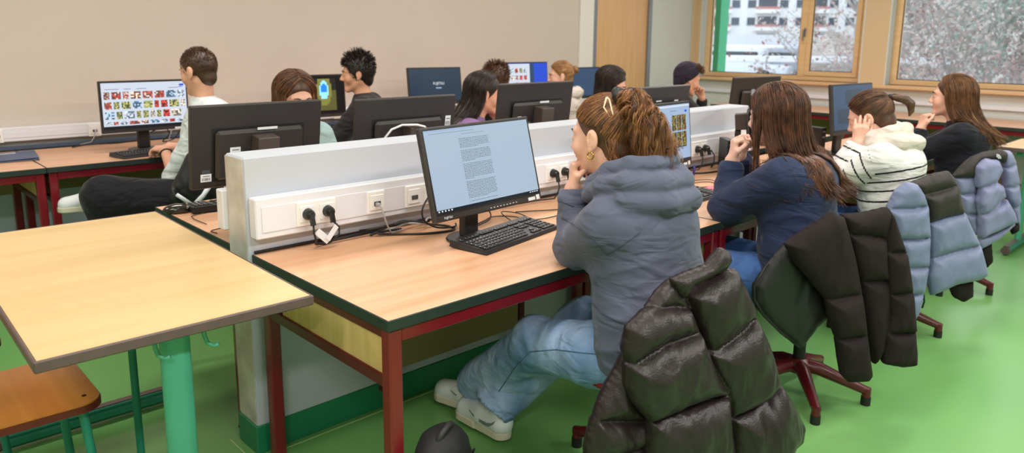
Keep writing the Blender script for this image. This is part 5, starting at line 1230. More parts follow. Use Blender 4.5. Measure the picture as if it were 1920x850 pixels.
# ------------------------------------------------------------------ student in black, copper hair
t, s = person('person in a black top with very long copper hair, hand at the chin', 3.92, -.26, .20, pel=(0, 0, .53), che=(0, .06, .87), nb=(0, .10, .985), hc=(0, .15, 1.122), hr=(-.02, .0, 0),
    sh=((-.16, .07, .92), (.16, .07, .92)), el=((-.12, .30, .775), (.19, .30, .775)), wr=((-.06, .285, .93), (.10, .38, .765)), hd=((.2, -.1, 1), (-.3, 1, 0)), hn=((.6, -.8, 0), (0, 0, -1)), curl=((1.1, 1.1, .6), (.5, .5, .3)), top='blacktop', pants='denim2', res=1.4, skin='skin_pink', arm_r=.98)
cap(t, s, 'h_copper', off=-.004, name='hair_cap', pl=((0, .03, 0), (0, 1, -.7)))
def tipB(ph, sd, r_):
    if ph < 85: return (sd*.10, .10, .97)
    f = min(1, (ph-85)/95); return (sd*.13*(1-f*.6), .04-.17*f-.04*r_, .93-.10*f+.06*r_)
long_hair(t, s, 'h_copper', tipB, n=560, phi=(72, 180), rad=.0014)
# ------------------------------------------------------------------ behind the partition
t, s = person('person with brown hair and a pale teal knit, only forehead above the black monitor', .75, 2.08, PI-.05, hc=(0, .19, 1.135), nb=(0, .13, .985), che=(0, .08, .88), hr=(0, -.25, .0), top='teal', pants='blacktrouser', res=1.4, skin='skin_pink', sh=((-.17, .10, .93), (.17, .10, .93)))
cap(t, s, 'h_mid', off=-.004, name='hair_cap', pl=((0, .04, .0), (0, 1, -.62)))
long_hair(t, s, 'h_mid', lambda ph, sd, r_: (sd*(.10), .11-.12*(ph-55)/125, .90+.05*r_), n=420, phi=(58, 180), rad=.0014)
t, s = person('person in a purple top with dark wavy hair, face in profile beside a black monitor', 1.80, 1.93, math.radians(-118), hc=(0, .17, 1.105), nb=(0, .11, .97), che=(0, .05, .87), hr=(0, -.15, .0), top='purple', pants='denim2', res=1.4, skin='skin_warm',
    sh=((-.16, .06, .90), (.16, .06, .90)), el=((-.18, .22, .775), (.18, .22, .775)), wr=((-.05, .27, .93), (.08, .30, .9)), hd=((0, -.1, 1), (0, -.1, 1)), hn=((.7, -.7, 0), (-.7, -.7, 0)), curl=((1., 1., .5), (1., 1., .5)))
cap(t, s, 'h_dark', off=-.001, name='hair_cap', pl=((0, .03, 0), (0, 1, -.75)))
long_hair(t, s, 'h_dark', lambda ph, sd, r_: (sd*.11, -.03-.12*r_, .84+.08*r_), n=420, phi=(95, 180), rad=.0014, wav=.012)
t, s = person('person with glossy dark hair bowed behind the second monitor, left of the door', 3.06, 1.98, math.radians(-150), hc=(0, .16, 1.118), nb=(0, .10, .975), che=(0, .05, .87), hr=(0, -.35, .0), top='rose', pants='denim2', res=1.5, skin='skin_pink',
    el=((-.20, .2, .775), (.20, .24, .775)), wr=((-.10, .30, .85), (.13, .28, .93)), hd=((0, -.1, 1), (-.3, -.1, 1)), hn=((.7, -.7, 0), (-.9, -.4, 0)), curl=((.8, 1., .5), (.5, .8, .5)))
cap(t, s, 'h_dark', off=-.002, name='hair_cap', pl=((0, .03, 0), (0, 1, -.72)))
long_hair(t, s, 'h_dark', lambda ph, sd, r_: (sd*.15, .10-.10*(ph-60)/120, .86+.05*r_), n=420, phi=(66, 180), rad=.0014)
t, s = person('person in a dark beanie with ginger brown curls, head resting on the hand', 4.10, 2.02, math.radians(-122), hc=(0, .16, 1.125), nb=(0, .09, .98), che=(0, .05, .88), hr=(0, -.30, .0), top='charcoal', pants='blacktrouser', res=1.5, skin='skin_warm', male=True,
    el=((-.12, .36, .775), (.2, .26, .775)), wr=((-.05, .32, .97), (.1, .36, .80)), hd=((0, -.3, 1), (0, 1, 0)), hn=((.5, -.8, 0), (0, 0, -1)), curl=((.9, .9, .5), (.5, .5, .3)))
cap(t, s, 'beanie', off=.013, name='beanie', pl=((0, -.005, 0), (0, 1, -.75)), disp=lambda P: -.0015*np.sin(P[:, 0]*300))
R, hc = s['R'], np.array(s['hc'])
g = []
for i in range(130):
    u = V3(rng.uniform(-.8, .8), rng.uniform(.25, .75), rng.uniform(.35, .9)); p = hc+R@hsurf(u, .004); o_ = R@_norm(u); g.append([p, p+o_*.012, p+o_*.018+V3(rng.normal(0, .01), rng.normal(0, .01), .004), p+o_*.012+R@V3(0, .015, -.012)])
obj('curls', strands(lock_bundle(g, 6, .004, 12, .004, 1.5), .0012), M['h_copper'], t)
# ------------------------------------------------------------------ along the beige wall
def short_hair(t, s, m, n=900, rad=.0010, ln=.018, zmin=-.25, front=.05, up=.5, m2='h_short', top_ln=None):
    R, hc = s['R'], np.array(s['hc']); g = []
    for i in range(n):
        while 1:
            u = rng.normal(size=3); u /= np.linalg.norm(u)
            p = hsurf(u, 0)
            if p[1] < front+.75*p[2]-.01 and p[2] > -.055 and not (abs(u[0]) > .86 and p[2] < .035 and p[1] > -.03): break
        L_ = ln*(.45+.9*max(0, u[2]))*rng.uniform(.7, 1.2); d = _norm(u*V3(1, 1, 1)+V3(rng.normal(0, .25), -.15+rng.normal(0, .25), .1+.2*up)); d2 = _norm(d+V3(rng.normal(0, .5), .1, -.5*(1-up)))
        P0 = hc+R@(p-u*.004); g.append([P0, P0+R@d*L_*.5, P0+R@(d*.5+d2*.5)*L_])
    G = lock_bundle(g, 4, .003, 6, 0, end_spread=1.2); return obj('hair', strands(G, rad), M[m], t)
t, s = person('person with short brown hair, white shirt and bracelet, at the picture results monitor', .62, 2.68, math.radians(75), pel=(0, 0, .57), che=(0, .0, .97), nb=(0, .03, 1.09), hc=(0, .04, 1.238), hr=(-.78, -.18, .0), male=True,
    sh=((-.19, .0, 1.03), (.19, .0, 1.03)), el=((-.02, .20, .66), (.33, .02, .76)), wr=((.245, .225, .775), (.39, .19, .775)), hd=((.9, .5, 0), (-.3, 1, -.0)), hn=((0, 0, -1), (0, 0, -1)),
    kn=((-.05, .55, .585), (.12, .46, .53)), an=((-.04, .47, .14), (.16, .50, .13)), foot=((0, 1), (0, 1)), feet=False, top='white_tee', pants='blacktrouser', skin='skin_warm', res=1.4, bulk=1.05, short=True, topname='tshirt', legr=1.4)
cap(t, s, 'h_short', off=-.004, name='hair_cap', pl=((0, .02, 0), (0, 1, -.75)), nape=.82); short_hair(t, s, 'h_short', n=1500, ln=.010, rad=.0006)
for i, (hl, fd) in enumerate((((.06, .50, .50), (-.0, 1, 0)), ((-.04, .42, .02), (0, 1, 0)))): shoe(t, V3(*hl), _norm(V3(*fd)), 1.4, pitch=0)
w = MB(); e0, w0 = np.array(s['el'][0]), np.array(s['wr'][0]); c_ = w0+(e0-w0)*.12; ax = _norm(e0-w0); a1 = _norm(np.cross(ax, V3(0, 0, 1))); a2 = np.cross(ax, a1)
w.tube([c_+(a1*math.cos(a)+a2*math.sin(a))*.031 for a in np.linspace(0, 6.28, 17)], .005, 6); obj('bracelet', w, M['rubber'], t, smooth=True)
t, s = person('person with thick black hair in a black and grey shirt, in profile', 1.72, 2.78, math.radians(48), pel=(0, 0, .55), che=(0, .0, .93), nb=(0, .03, 1.05), hc=(0, .06, 1.195), hr=(.18, -.08, .0), male=True,
    sh=((-.19, .0, .99), (.19, .0, .99)), el=((-.24, .17, .78), (.22, .18, .78)), wr=((-.10, .36, .775), (.12, .38, .775)), top='charcoal', pants='blacktrouser', skin='skin_tan', res=1.4, bulk=1.05, topname='shirt')
cap(t, s, 'h_dark', off=.004, name='hair_cap', pl=((0, .03, 0), (0, 1, -.75)), nape=.9); short_hair(t, s, 'h_dark', n=1500, ln=.036, up=.3, rad=.0009)
# pale panel of his shirt
pn = Sdf(); pn.cone((-.085, -.0, .52), (-.085, -.0, .86), .132, .128, .1); pn.cone((.085, -.0, .52), (.085, -.0, .86), .132, .128, .1); pn.disp = lambda P: -.004*folds(P, 20, (0, 0, 1), .4); obj('grey_shirt_panel', pn.mesh(.01), mat('grey_panel_cloth', 'A9AEBB', .85), t)
t, s = person('person with blond bun and cream furry hood, seated at the wall side desk', 3.76, 2.84, math.radians(35), hc=(0, .05, 1.125), nb=(0, .02, .985), che=(0, 0, .88), hr=(.25, -.1, 0), top='cream', pants='denim2', res=1.6, skin='skin_pink', arm_r=1.25, bulk=1.15)
h0 = cap(t, s, 'h_blond', off=0, name='hair'); tie = _norm(V3(0, -.98, .12)); pulled(h0, s, 'h_blond', tie, n=400, rad=.0016)
tp = np.array(s['hc'])+s['R']@hsurf(tie, .012); bn = Sdf(); bn.ell(tp, (.028, .022, .032)); bn.ell(tp+V3(.012, -.01, -.02), (.02, .018, .022)); bn.disp = lambda P: -.003*folds(P, 70, (0, 1, .4), .6); obj('bun', bn.mesh(.004), M['h_blond'], h0)
fh = Sdf(); nbv = np.array(s['nb']); fh.path([nbv+V3(*p) for p in ((-.09, .05, -.01), (-.13, -.03, .0), (-.08, -.11, .0), (.08, -.11, .0), (.13, -.03, .0), (.09, .05, -.01))], .05, .02); fh.disp = lambda P: -.006*snoise(P, 70); obj('furry_hood', fh.mesh(.007), M['cream'], t)
t, s = person('person of whom mostly the curly brown crown shows behind the purple student', 2.95, 2.78, math.radians(20), hc=(0, .06, 1.115), nb=(0, .03, .975), che=(0, 0, .88), hr=(0, -.1, 0), top='charcoal', pants='denim2', res=1.6, skin='skin_warm', male=True)
cap(t, s, 'h_mid', off=.002, name='hair_cap', pl=((0, .03, 0), (0, 1, -.75))); short_hair(t, s, 'h_mid', n=900, ln=.035, up=.2)
# ------------------------------------------------------------------ jackets over the chair backs
def poly_sd(poly, U, W):
    """signed distance to a polygon, negative inside"""
    P = np.array(poly, float); n = len(P); d = np.full(U.shape, 1e9); ins = np.zeros(U.shape, bool)
    for i in range(n):
        a, b = P[i], P[(i+1) % n]; e = b-a; wx, wy = U-a[0], W-a[1]; t = np.clip((wx*e[0]+wy*e[1])/(e@e+1e-12), 0, 1)
        d = np.minimum(d, np.hypot(wx-t*e[0], wy-t*e[1]))
        c = ((a[1] <= W) & (b[1] > W)) | ((b[1] <= W) & (a[1] > W)); x_ = a[0]+(W-a[1])*e[0]/(e[1] if abs(e[1]) > 1e-9 else 1e-9); ins ^= c & (U < x_)
    return np.where(ins, -d, d)
class Sheet:
    """an upright plane through p0 turned by ang; panels are stuffed pillows standing off from it"""
    def __init__(s, p0, ang): s.p0 = V3(*p0); s.e = V3(math.cos(ang), math.sin(ang), 0); s.n = V3(math.sin(ang), -math.cos(ang), 0)   # n towards the room side
    def uv(s, px, py, off=0):
        v = (px-960)/F_PX*_r-(py-CY_PX)/F_PX*_u+_f; q = s.p0+s.n*off; t = ((q-CAM)@s.n)/(v@s.n); P = CAM+v*t
        return ((P-s.p0)@s.e, P[2])
    def panels(s, items, h, wr=.15, grow=.004, mn=.010):
        """items: (pixel polygon, offset, thickness, R)"""
        UV = [([s.uv(x, y, off) for x, y in poly], off, T, R) for poly, off, T, R in items]
        al = np.array([p for it in UV for p in it[0]]); lo, hi = al.min(0)-.03, al.max(0)+.03
        wmin = min(it[1]-it[2] for it in UV)-.03; wmax = max(it[1]+it[2] for it in UV)+.03
        u = np.arange(lo[0], hi[0], h); z = np.arange(lo[1], hi[1], h); w = np.arange(wmin, wmax, h)
        U, Z = np.meshgrid(u, z, indexing='ij'); Fd = np.full((len(u), len(w), len(z)), 1.0, np.float32)
        for k, (poly, off, T, R) in enumerate(UV):
            sd = poly_sd(poly, U, Z)-grow; cx = np.clip(-sd/R, 0, 1); hh = T*np.sqrt(1-(1-cx)**2)
            cr = np.mean(poly, 0); P3 = np.stack([U*34+k*7, Z*13+k*3, np.full_like(U, k*1.7)], -1); r1 = 1-2*np.abs(snoise(P3, 1.0)); P4 = np.stack([U*70+Z*20+k*7, Z*22-U*10+k*3, np.full_like(U, k*2.7)], -1); r2 = 1-2*np.abs(snoise(P4, 1.0))
            edge = np.exp(-np.clip(-sd, 0, None)/(R*.8)); hh = hh*(1+wr*r1+wr*.8*edge*r2+.6*wr*snoise(np.stack([U*9, Z*9, U*0+k], -1), 1))
            hh = np.maximum(hh, np.where(sd < 0, mn, 0)); o = np.where(sd > 0, sd, 0)
            for j, wv in enumerate(w):
                a = np.abs(wv-off); f = np.where(sd < 0, a-hh, np.hypot(o, a)); sl = Fd[:, j, :]
                kk = .004; m_ = np.maximum(kk-np.abs(sl-f), 0)/kk; Fd[:, j, :] = np.minimum(sl, f)-m_*m_*kk*.25
        v, q = nets(Fd, np.array([lo[0], wmin, lo[1]]), h)
        P = s.p0*V3(1, 1, 0)+v[:, :1]*s.e+v[:, 1:2]*s.n+v[:, 2:3]*V3(0, 0, 1)
        return P, q[:, ::-1]
def C1(pts, ox=1100, oy=450, sc=2.125): return [(ox+u/sc, oy+v/sc) for u, v in pts]
def strap(sh, pts, off, r): 
    b = MB(); P = []
    for x, y in pts: u, z = sh.uv(x, y, off); P.append(sh.p0*V3(1, 1, 0)+u*sh.e+off*sh.n+V3(0, 0, z))
    b.tube(P, r, 7); return b
# black puffer, nearest
t = thing('puffer_jacket', 'shiny black puffer jacket hanging over the nearest chair back', 'jacket', (0, 0, 0))
S1 = Sheet((.74, -.475, 0), math.radians(-17))
body = [(C1([(395, 215), (550, 115), (585, 120), (615, 180), (652, 260), (657, 302), (560, 380), (478, 440), (452, 385), (425, 300)]), .03, .055, .09),
    (C1([(475, 447), (560, 388), (660, 310), (700, 400), (742, 545), (690, 622), (560, 695), (532, 605), (492, 510)]), .04, .065, .09),
    (C1([(556, 702), (690, 630), (746, 558), (800, 640), (835, 715), (826, 782), (775, 850), (750, 905), (570, 910)]), .035, .070, .10),
    (C1([(335, 160), (375, 215), (398, 270), (330, 265), (238, 275), (285, 205)]), .02, .035, .05),
    (C1([(238, 280), (330, 270), (400, 276), (432, 355), (285, 408), (162, 490), (148, 440), (165, 350)]), .04, .05, .08),
    (C1([(160, 500), (285, 416), (435, 362), (465, 440), (490, 505), (542, 600), (400, 640), (246, 715), (182, 640), (158, 580)]), .05, .065, .10),
    (C1([(246, 722), (400, 648), (542, 607), (552, 695), (566, 860), (560, 920), (250, 920), (240, 790)]), .045, .065, .10)]
obj('back_and_front', S1.panels(body, .0052), M['puff_black'], t)
sl = [(C1([(150, 445), (160, 570), (190, 645), (238, 702), (215, 714), (32, 708), (68, 610), (118, 520)]), .0, .05, .09), (C1([(30, 713), (235, 718), (247, 795), (170, 830), (95, 850), (-4, 850), (8, 780)]), .0, .05, .08), (C1([(-2, 856), (98, 853), (248, 805), (255, 925), (0, 930)]), .0, .05, .08)]
obj('sleeve', S1.panels(sl, .0052), M['puff_black'], t)
co_ = [(C1([(338, 158), (400, 130), (478, 103), (500, 70), (530, 36), (560, 50), (568, 80), (545, 115), (470, 150), (415, 178), (385, 225), (362, 205)]), .045, .030, .05), (C1([(478, 105), (495, 75), (525, 45), (548, 52), (530, 95), (500, 112)]), -.01, .03, .04)]
obj('collar', S1.panels(co_, .005, wr=.06), M['puff_black'], t)
# matte black jacket
t = thing('padded_jacket', 'matte black padded jacket with sleeves hanging down, on the second chair', 'jacket', (0, 0, 0))
S2 = Sheet((1.70, -.46, 0), math.radians(-33))
obj('lining', S2.panels([([(1472, 458), (1440, 495), (1413, 535), (1413, 562), (1430, 590), (1462, 622), (1500, 652), (1530, 612), (1556, 590), (1550, 560), (1515, 510), (1490, 470)], -.03, .03, .06)], .006), M['lining'], t)
zp = strap(S2, [(1440, 495), (1414, 535), (1414, 562), (1432, 592), (1464, 624), (1500, 652)], .0, .005); obj('zip', zp, M['rubber'], t, smooth=True)
main = [([(1578, 404), (1620, 400), (1662, 390), (1668, 400), (1656, 446), (1620, 440), (1590, 438)], .02, .04, .06), ([(1590, 440), (1620, 442), (1656, 448), (1660, 522), (1612, 524), (1602, 490)], .025, .045, .06), ([(1612, 526), (1660, 524), (1668, 600), (1656, 648), (1638, 680), (1628, 640), (1618, 570)], .02, .04, .05)]
obj('back', S2.panels(main, .006), M['puff_matte'], t)
s_l = [([(1560, 400), (1520, 425), (1472, 458), (1492, 492), (1520, 525), (1550, 562), (1612, 550), (1602, 492), (1580, 410)], .05, .04, .07), ([(1550, 564), (1612, 552), (1621, 625), (1568, 633), (1556, 600)], .06, .045, .06), ([(1568, 635), (1621, 627), (1630, 700), (1622, 712), (1590, 714), (1578, 702)], .06, .045, .06)]
obj('sleeve', S2.panels(s_l, .006), M['puff_matte'], t)
s_r = [([(1664, 396), (1672, 405), (1694, 472), (1658, 472), (1657, 446)], .03, .038, .05), ([(1658, 474), (1694, 474), (1706, 545), (1664, 548)], .04, .042, .05), ([(1664, 550), (1706, 547), (1712, 620), (1660, 622), (1668, 590)], .04, .042, .05), ([(1658, 624), (1712, 622), (1714, 682), (1690, 686), (1657, 680)], .04, .042, .05)]
obj('sleeve', S2.panels(s_r, .006), M['puff_matte'], t)
# blue jacket with black yoke
t = thing('padded_jacket', 'light blue padded jacket with black yoke, over the third chair', 'jacket', (0, 0, 0))
S3 = Sheet((2.74, -.43, 0), math.radians(-42))
obj('yoke', S3.panels([([(1706, 344), (1745, 328), (1776, 322), (1786, 333), (1793, 347), (1755, 358), (1727, 365)], .01, .035, .06), ([(1728, 367), (1755, 360), (1794, 349), (1806, 398), (1770, 406), (1740, 417), (1738, 390)], .02, .04, .06)], .007), M['puff_blackm'], t)
obj('back', S3.panels([([(1740, 419), (1770, 408), (1807, 400), (1820, 430), (1834, 458), (1790, 468), (1744, 482)], .02, .045, .06), ([(1744, 484), (1790, 470), (1835, 460), (1849, 514), (1830, 524), (1790, 532), (1746, 552), (1736, 515)], .02, .045, .06)], .007), M['puff_blue'], t)
obj('sleeve', S3.panels([([(1664, 390), (1680, 358), (1700, 343), (1718, 347), (1730, 365), (1736, 385), (1700, 390)], .05, .04, .05), ([(1664, 393), (1700, 392), (1737, 387), (1741, 443), (1710, 447), (1676, 446)], .055, .042, .05), ([(1678, 449), (1710, 449), (1741, 446), (1739, 498), (1712, 500), (1690, 500)], .05, .042, .05), ([(1690, 503), (1712, 502), (1738, 501), (1730, 548), (1698, 550)], .05, .042, .05), ([(1699, 553), (1729, 551), (1720, 585), (1712, 598), (1702, 592)], .05, .035, .04)], .007), M['puff_blue'], t)
obj('lower_lining', S3.panels([([(1778, 530), (1822, 524), (1822, 555), (1806, 565), (1788, 556)], -.01, .03, .04)], .008), M['puff_matte'], t)
obj('drawstring', strap(S3, [(1732, 552), (1733, 566), (1729, 578)], .0, .004), M['rubber'], t, smooth=True)
# lilac puffer with black shoulders
t = thing('puffer_jacket', 'pale lilac puffer jacket with black shoulders and small emblem, on the farthest chair', 'jacket', (0, 0, 0))
S4 = Sheet((3.72, -.44, 0), math.radians(-50))
obj('shoulder_yoke', S4.panels([([(1786, 331), (1802, 312), (1820, 296), (1842, 287), (1876, 281), (1888, 288), (1884, 304), (1862, 298), (1836, 300), (1828, 332)], .02, .035, .05)], .008), M['puff_blackm'], t)
em = MB(); c0 = S4.uv(1873, 294, .06); c_ = S4.p0*V3(1, 1, 0)+c0[0]*S4.e+.058*S4.n+V3(0, 0, c0[1])
for a0 in range(3):
    rr = .012+.006*a0; P = [c_+S4.e*(rr*math.cos(x_)-.012)+V3(0, 0, rr*math.sin(x_)-.012) for x_ in np.linspace(0, PI/2, 7)]; em.tube(P, .0022, 5)
obj('emblem', em, M['label'], t, smooth=True)
obj('back', S4.panels([([(1787, 333), (1827, 331), (1829, 362), (1797, 363)], .0, .035, .04), ([(1797, 365), (1829, 364), (1831, 400), (1807, 401)], .0, .038, .04), ([(1808, 403), (1831, 402), (1833, 438), (1822, 441)], .0, .035, .04)], .008), M['puff_lilac'], t)
obj('sleeve', S4.panels([([(1829, 312), (1845, 299), (1870, 301), (1877, 318), (1866, 340), (1840, 352), (1830, 350)], .05, .045, .04), ([(1838, 354), (1864, 341), (1879, 350), (1882, 368), (1852, 396), (1836, 401), (1832, 378)], .06, .05, .04), ([(1836, 404), (1860, 388), (1886, 375), (1899, 398), (1904, 415), (1880, 426), (1850, 440), (1836, 446)], .06, .05, .04), ([(1832, 446), (1852, 443), (1884, 429), (1902, 420), (1872, 448), (1838, 466), (1829, 455)], .04, .03, .03)], .008), M['puff_lilac'], t)
obj('sleeve', S4.panels([([(1877, 283), (1894, 285), (1903, 305), (1893, 314), (1880, 312)], .0, .04, .035), ([(1879, 316), (1902, 307), (1908, 342), (1896, 352), (1881, 348)], .0, .045, .035), ([(1882, 352), (1907, 345), (1911, 378), (1900, 390), (1886, 372)], .0, .045, .035), ([(1896, 392), (1910, 382), (1910, 424), (1904, 414)], .0, .03, .03)], .008), M['puff_lilac'], t)
obj('hem', S4.panels([([(1836, 466), (1857, 455), (1860, 490), (1848, 502), (1838, 484)], .0, .03, .03), ([(1893, 425), (1909, 418), (1908, 432), (1898, 438)], .0, .03, .03)], .008), M['puff_matte'], t)
# black jacket with white trim on the chair by the wall
t = thing('track_jacket', 'black jacket with white trim behind the elbow of the student at the picture results', 'jacket', (0, 0, 0))
S5 = Sheet((.60, 2.36, 0), math.radians(-10))
obj('body', S5.panels([([(352, 290), (362, 282), (400, 300), (418, 350), (415, 375), (380, 378), (340, 372), (322, 350), (338, 320)], .0, .05, .06), ([(322, 352), (345, 375), (330, 384), (318, 372)], .02, .03, .04)], .008), M['lining'], t)
tr = MB()
for pts, r in (([(331, 365), (345, 374), (360, 384)], .010), ([(392, 350), (380, 368), (365, 384)], .013)):
    b = strap(S5, pts, .055, r); tr.add(b.v, b.f)
obj('trim_band', tr, M['label'], t, smooth=True)
# ------------------------------------------------------------------ outside the windows
GZ = -5.0
b = MB(); b.box(8.5, -60, GZ-.2, 140, 120, GZ); tag(obj('ground', b, mat('wet_ground', '8C8F92', .8, col2='A7A9A8', vscale=.15)), kind='structure')
b = MB(); b.add([(14, -60, GZ), (60, -60, 8), (60, 22.0, 8), (14, 4.2, GZ), (120, -60, 12), (120, 45, 12)], [(0, 1, 2, 3), (1, 4, 5, 2)]); tag(obj('hillside', b, mat('leafy_slope', 'A39892', .9, col2='D0CEC8', vscale=2.2, det=9)), kind='structure')
def dirs(px, py, D): 
    v = (px-960)/F_PX*_r-(py-CY_PX)/F_PX*_u+_f; v = v/np.hypot(v[0], v[1]); return CAM+v*D
def apartment(label, x, y, rz, W, H, z0, floors, bays, wallm='F2F2F0'):
    t = thing('apartment_building', label, 'building', (x, y, GZ), rz)
    wm = mat('render_white', wallm, .8, var=.03, vscale=.3); gl = mat('dark_panes', '55606C', .2); rd = mat('balcony_red', 'C98A86', .7)
    b = MB(); b.box(0, 0, 0, W, 14, H+z0); obj('wall', b, wm, t)
    b = MB(); b.box(-.3, -.3, H+z0, W+.3, 14.3, H+z0+.4); obj('roof', b, M['grey'], t)
    for f in range(floors):
        z = z0+f*2.9
        for k in range(bays):
            cx = (k+.5)*W/bays
            if k % 3 == 1:
                g = MB(); g.box(cx-1.5, -.06, z+.2, cx+1.5, .05, z+2.3); wn = obj('balcony_door', g, gl, t)
                g = MB(); g.box(cx-1.9, -1.3, z-.1, cx+1.9, 0, z+.08); g.box(cx-1.9, -1.3, z+.08, cx+1.9, -1.22, z+.55); obj('balcony', g, wm, t)
                g = MB(); g.box(cx-1.9, -1.32, z+.55, cx+1.9, -1.24, z+.95); obj('balcony_rail', g, rd, t)
            else:
                g = MB(); g.box(cx-.65, -.05, z+.9, cx+.65, .05, z+2.1); obj('window', g, gl, t)
                g = MB(); g.box(cx-.75, -.12, z+.82, cx+.75, .0, z+.9); obj('window_ledge', g, M['grey'], t)
    return t
P = dirs(1410, 60, 135); yw = math.atan2(P[1]-CAM[1], P[0]-CAM[0])
e = np.array([math.sin(yw), -math.cos(yw)])
o_ = P[:2]-e*17; apartment('white apartment block with balconies, seen through the left window', o_[0], o_[1], math.atan2(e[1], e[0]), 36, 34, 5.5, 11, 14)
P = dirs(1560, 50, 170); o_ = P[:2]-e*6; apartment('pale apartment block farther off, behind the tree in the left window', o_[0], o_[1], math.atan2(e[1], e[0]), 14, 18, 8, 5, 6, 'E2E4E6')
# low flat building and fence line
P = dirs(1420, 95, 45); t = thing('flat_roof_hall', 'long low building with a dark window band, below the white apartment block', 'building', (P[0]-e[0]*11, P[1]-e[1]*11, GZ), math.atan2(e[1], e[0]))
H0 = P[2]-GZ; b = MB(); b.box(0, 0, 0, 21, 8, H0+.3); obj('wall', b, mat('hall_wall', 'C6C9CC', .8, var=.1, vscale=.6), t); b = MB(); b.box(-.1, -.1, H0-.6, 21.1, -.02, H0+.3); obj('window_band', b, mat('hall_panes', '5A6878', .3), t)
b = MB(); b.box(-.3, -.3, H0+.3, 21.3, 8.3, H0+.9); obj('roof', b, M['label'], t)
b = MB()
for k in range(5): b.box(2+4*k, -.14, H0-.6, 2.3+4*k, -.04, H0+.3)
obj('mullion', b, M['label'], t)
for i, (px, py, D) in enumerate(((1375, 128, 24), (1400, 122, 26), (1440, 130, 24), (1472, 120, 28))):
    P = dirs(px, py, D); car = thing('parked_car', ('pale', 'white', 'grey', 'silver')[i]+' parked car far below the left window', 'car', (P[0], P[1], P[2]-.6), yw+1.2)
    s_ = Sdf(); s_.rbox((0, 0, .45), (2.0, .82, .32), .2, .1); s_.rbox((-.1, 0, .95), (1.1, .70, .30), .22, .15)
    obj('body', s_.mesh(.09), mat('car_paint', ('C9D0D8', 'E8EAEC', '8A929C', 'AEB6C0')[i], .3, coat=.4), car)
    w_ = MB(); w_.box(-1.0, -.73, .92, .85, .73, 1.12, .04); obj('windows', w_, mat('car_glass', '2A3038', .1), car)
    for sx in (-1.25, 1.25):
        for sy in (-.75, .75):
            w_ = MB(); w_.T = Matrix.Translation((sx, sy, .3)) @ Matrix.Rotation(PI/2, 4, 'X'); w_.lathe([(.2, -.1), (.31, -.09), (.31, .09), (.2, .1)], 16); obj('wheel', w_, M['rubber'], car)
bark = mat('bark', '8E8680', .9, col2='BDB8B3', vscale=3); LV = [mat('leaf_rust', 'A88E88', .8, var=.2, vscale=2), mat('leaf_faded', 'B5ACA4', .8, var=.15, vscale=2), mat('leaf_green', '8A9C8E', .8, var=.15, vscale=2)]
def tree(label, base, H, seed, leaf, nl=900, group='trees outside the right window', lsz=.10, dens=1.0):
    r = random.Random(seed); t = thing('tree', label, 'tree', tuple(base), r.uniform(0, 6), group); b = MB(); L_ = []
    def grow(p, d, ln, rad, dep):
        n = 4; pts = [p]; rr = [rad]
        for i in range(n):
            d = (d+Vector((r.gauss(0, .16), r.gauss(0, .16), r.gauss(.03, .08)))).normalized(); pts.append(pts[-1]+d*ln/n); rr.append(rad*(1-.5*(i+1)/n))
        b.tube(pts, rr, 5 if dep < 2 else 3, cap=False)
        if dep >= 2: L_.extend(pts[1:])
        if dep < 4:
            for k in range(3 if dep else 6):
                q = pts[r.choice((2, 3, 4))] if dep else pts[r.choice((1, 2, 3, 4))]; a = r.uniform(0, 6.28); nd = (d*.75+Vector((math.cos(a), math.sin(a), r.uniform(-.1, .7)))*.75).normalized(); grow(q, nd, ln*r.uniform(.5, .72), rad*.5, dep+1)
    grow(Vector((0, 0, 0)), Vector((0, 0, 1)), H*.5, H*.016, 0)
    obj('trunk_and_branches', b, bark, t, smooth=True)
    if L_ and nl:
        c = np.array([tuple(L_[r.randrange(len(L_))]) for _ in range(nl)])+rng.normal(0, .22, (nl, 3)); a = rng.normal(size=(nl, 3)); a /= np.linalg.norm(a, axis=1)[:, None]; q = np.cross(a, rng.normal(size=(nl, 3))); q /= np.linalg.norm(q, axis=1)[:, None]; s_ = rng.uniform(.5, 1.3, (nl, 1))*lsz
        V = np.stack([c-a*s_, c+q*s_*.6, c+a*s_, c-q*s_*.6], 1).reshape(-1, 3); Fq = np.arange(nl*4).reshape(-1, 4); obj('leaves', (V, Fq), leaf, t, smooth=False)['kind'] = 'stuff'
    return t
def onslope(px, D): P = dirs(px, 100, D); x, y = P[0], P[1]; z = GZ if x < 14 else GZ+(8-GZ)*(min(x, 60)-14)/46; return Vector((x, y, z))
k = 0
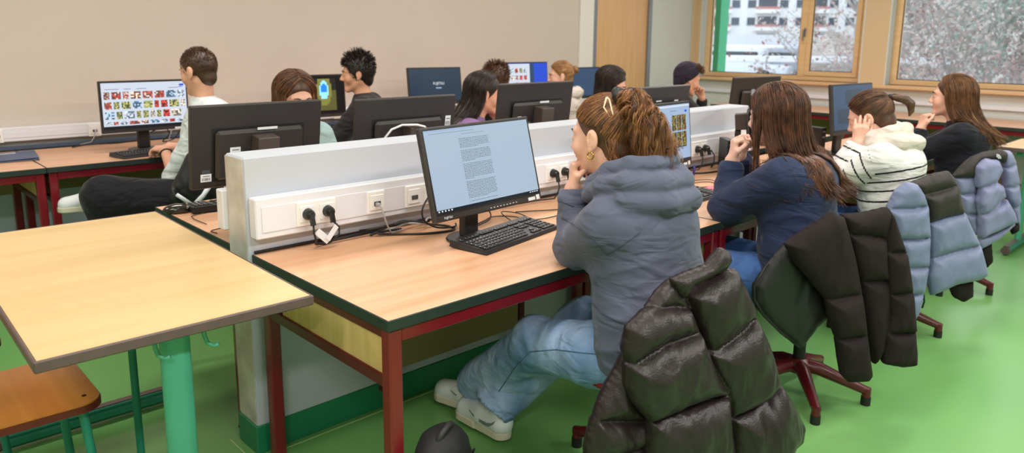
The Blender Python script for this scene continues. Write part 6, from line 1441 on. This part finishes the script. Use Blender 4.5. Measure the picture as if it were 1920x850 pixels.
for D, pxs, H in ((13, (1760, 1880), 6.0), (17, (1745, 1820, 1910), 7.5), (22, (1725, 1790, 1860, 1930), 9), (30, (1715, 1775, 1840, 1900), 11), (42, (1700, 1760, 1820, 1890), 13)):
    for px in pxs:
        base = onslope(px, D)
        tree('%s tree with bare twigs outside the right window' % ('rusty brown', 'faded beige', 'dull green')[(k*2+k//3) % 3], base, H, k+3, LV[(k*2+k//3) % 3], 3200, lsz=.014+.0018*D, group='%s trees on the slope outside' % ('rusty brown', 'faded beige', 'dull green')[(k*2+k//3) % 3]); k += 1
for px, D, H in ((1600, 19, 5.5), (1610, 27, 7.5)): tree('rust red tree with thin leaves in the narrow pane of the left window', onslope(px, D), H, px, mat('leaf_rust_red', '8E5A50', .8, var=.2, vscale=2), 900, group='rust red trees behind the left window', lsz=.06)
sh_ = []
for px, py, D in ((1548, 112, 24), (1572, 116, 22), (1596, 110, 23), (1368, 128, 30)):
    P = dirs(px, py, D); s_ = Sdf()
    for _ in range(14): s_.ell((random.uniform(-.7, .7), random.uniform(-.5, .5), random.uniform(-.4, .5)), (.35, .35, .3), .1)
    s_.disp = lambda P: -.10*snoise(P, 7)-.07*snoise(P, 17); o = obj('shrub', s_.mesh(.07), LV[1 if px > 1540 else 0]); o.location = (P[0], P[1], P[2]-.1); tag(o, 'low leafless shrub beyond the left window', 'shrub', 'low shrubs outside the left window')
P = dirs(1560, 113, 20); b = MB(); b.bar((P[0]-e[0]*4-.0, P[1]-e[1]*4, P[2]), (P[0]+e[0]*3, P[1]+e[1]*3, P[2]+.02), .12, .16); fr = tag(obj('handrail', b, M['label']), 'white outdoor rail crossing the narrow pane of the left window', 'rail')
# ------------------------------------------------------------------ world and view
wd = bpy.data.worlds.new('world'); SC.world = wd; wd.use_nodes = True; bg = wd.node_tree.nodes['Background']
bg.inputs['Color'].default_value = (.84, .89, 1.0, 1); bg.inputs['Strength'].default_value = 2.4
SC.view_settings.view_transform = 'Standard'; SC.view_settings.look = 'None'; SC.view_settings.gamma = 1; SC.view_settings.use_curve_mapping = False
SC.view_settings.exposure = 0.0
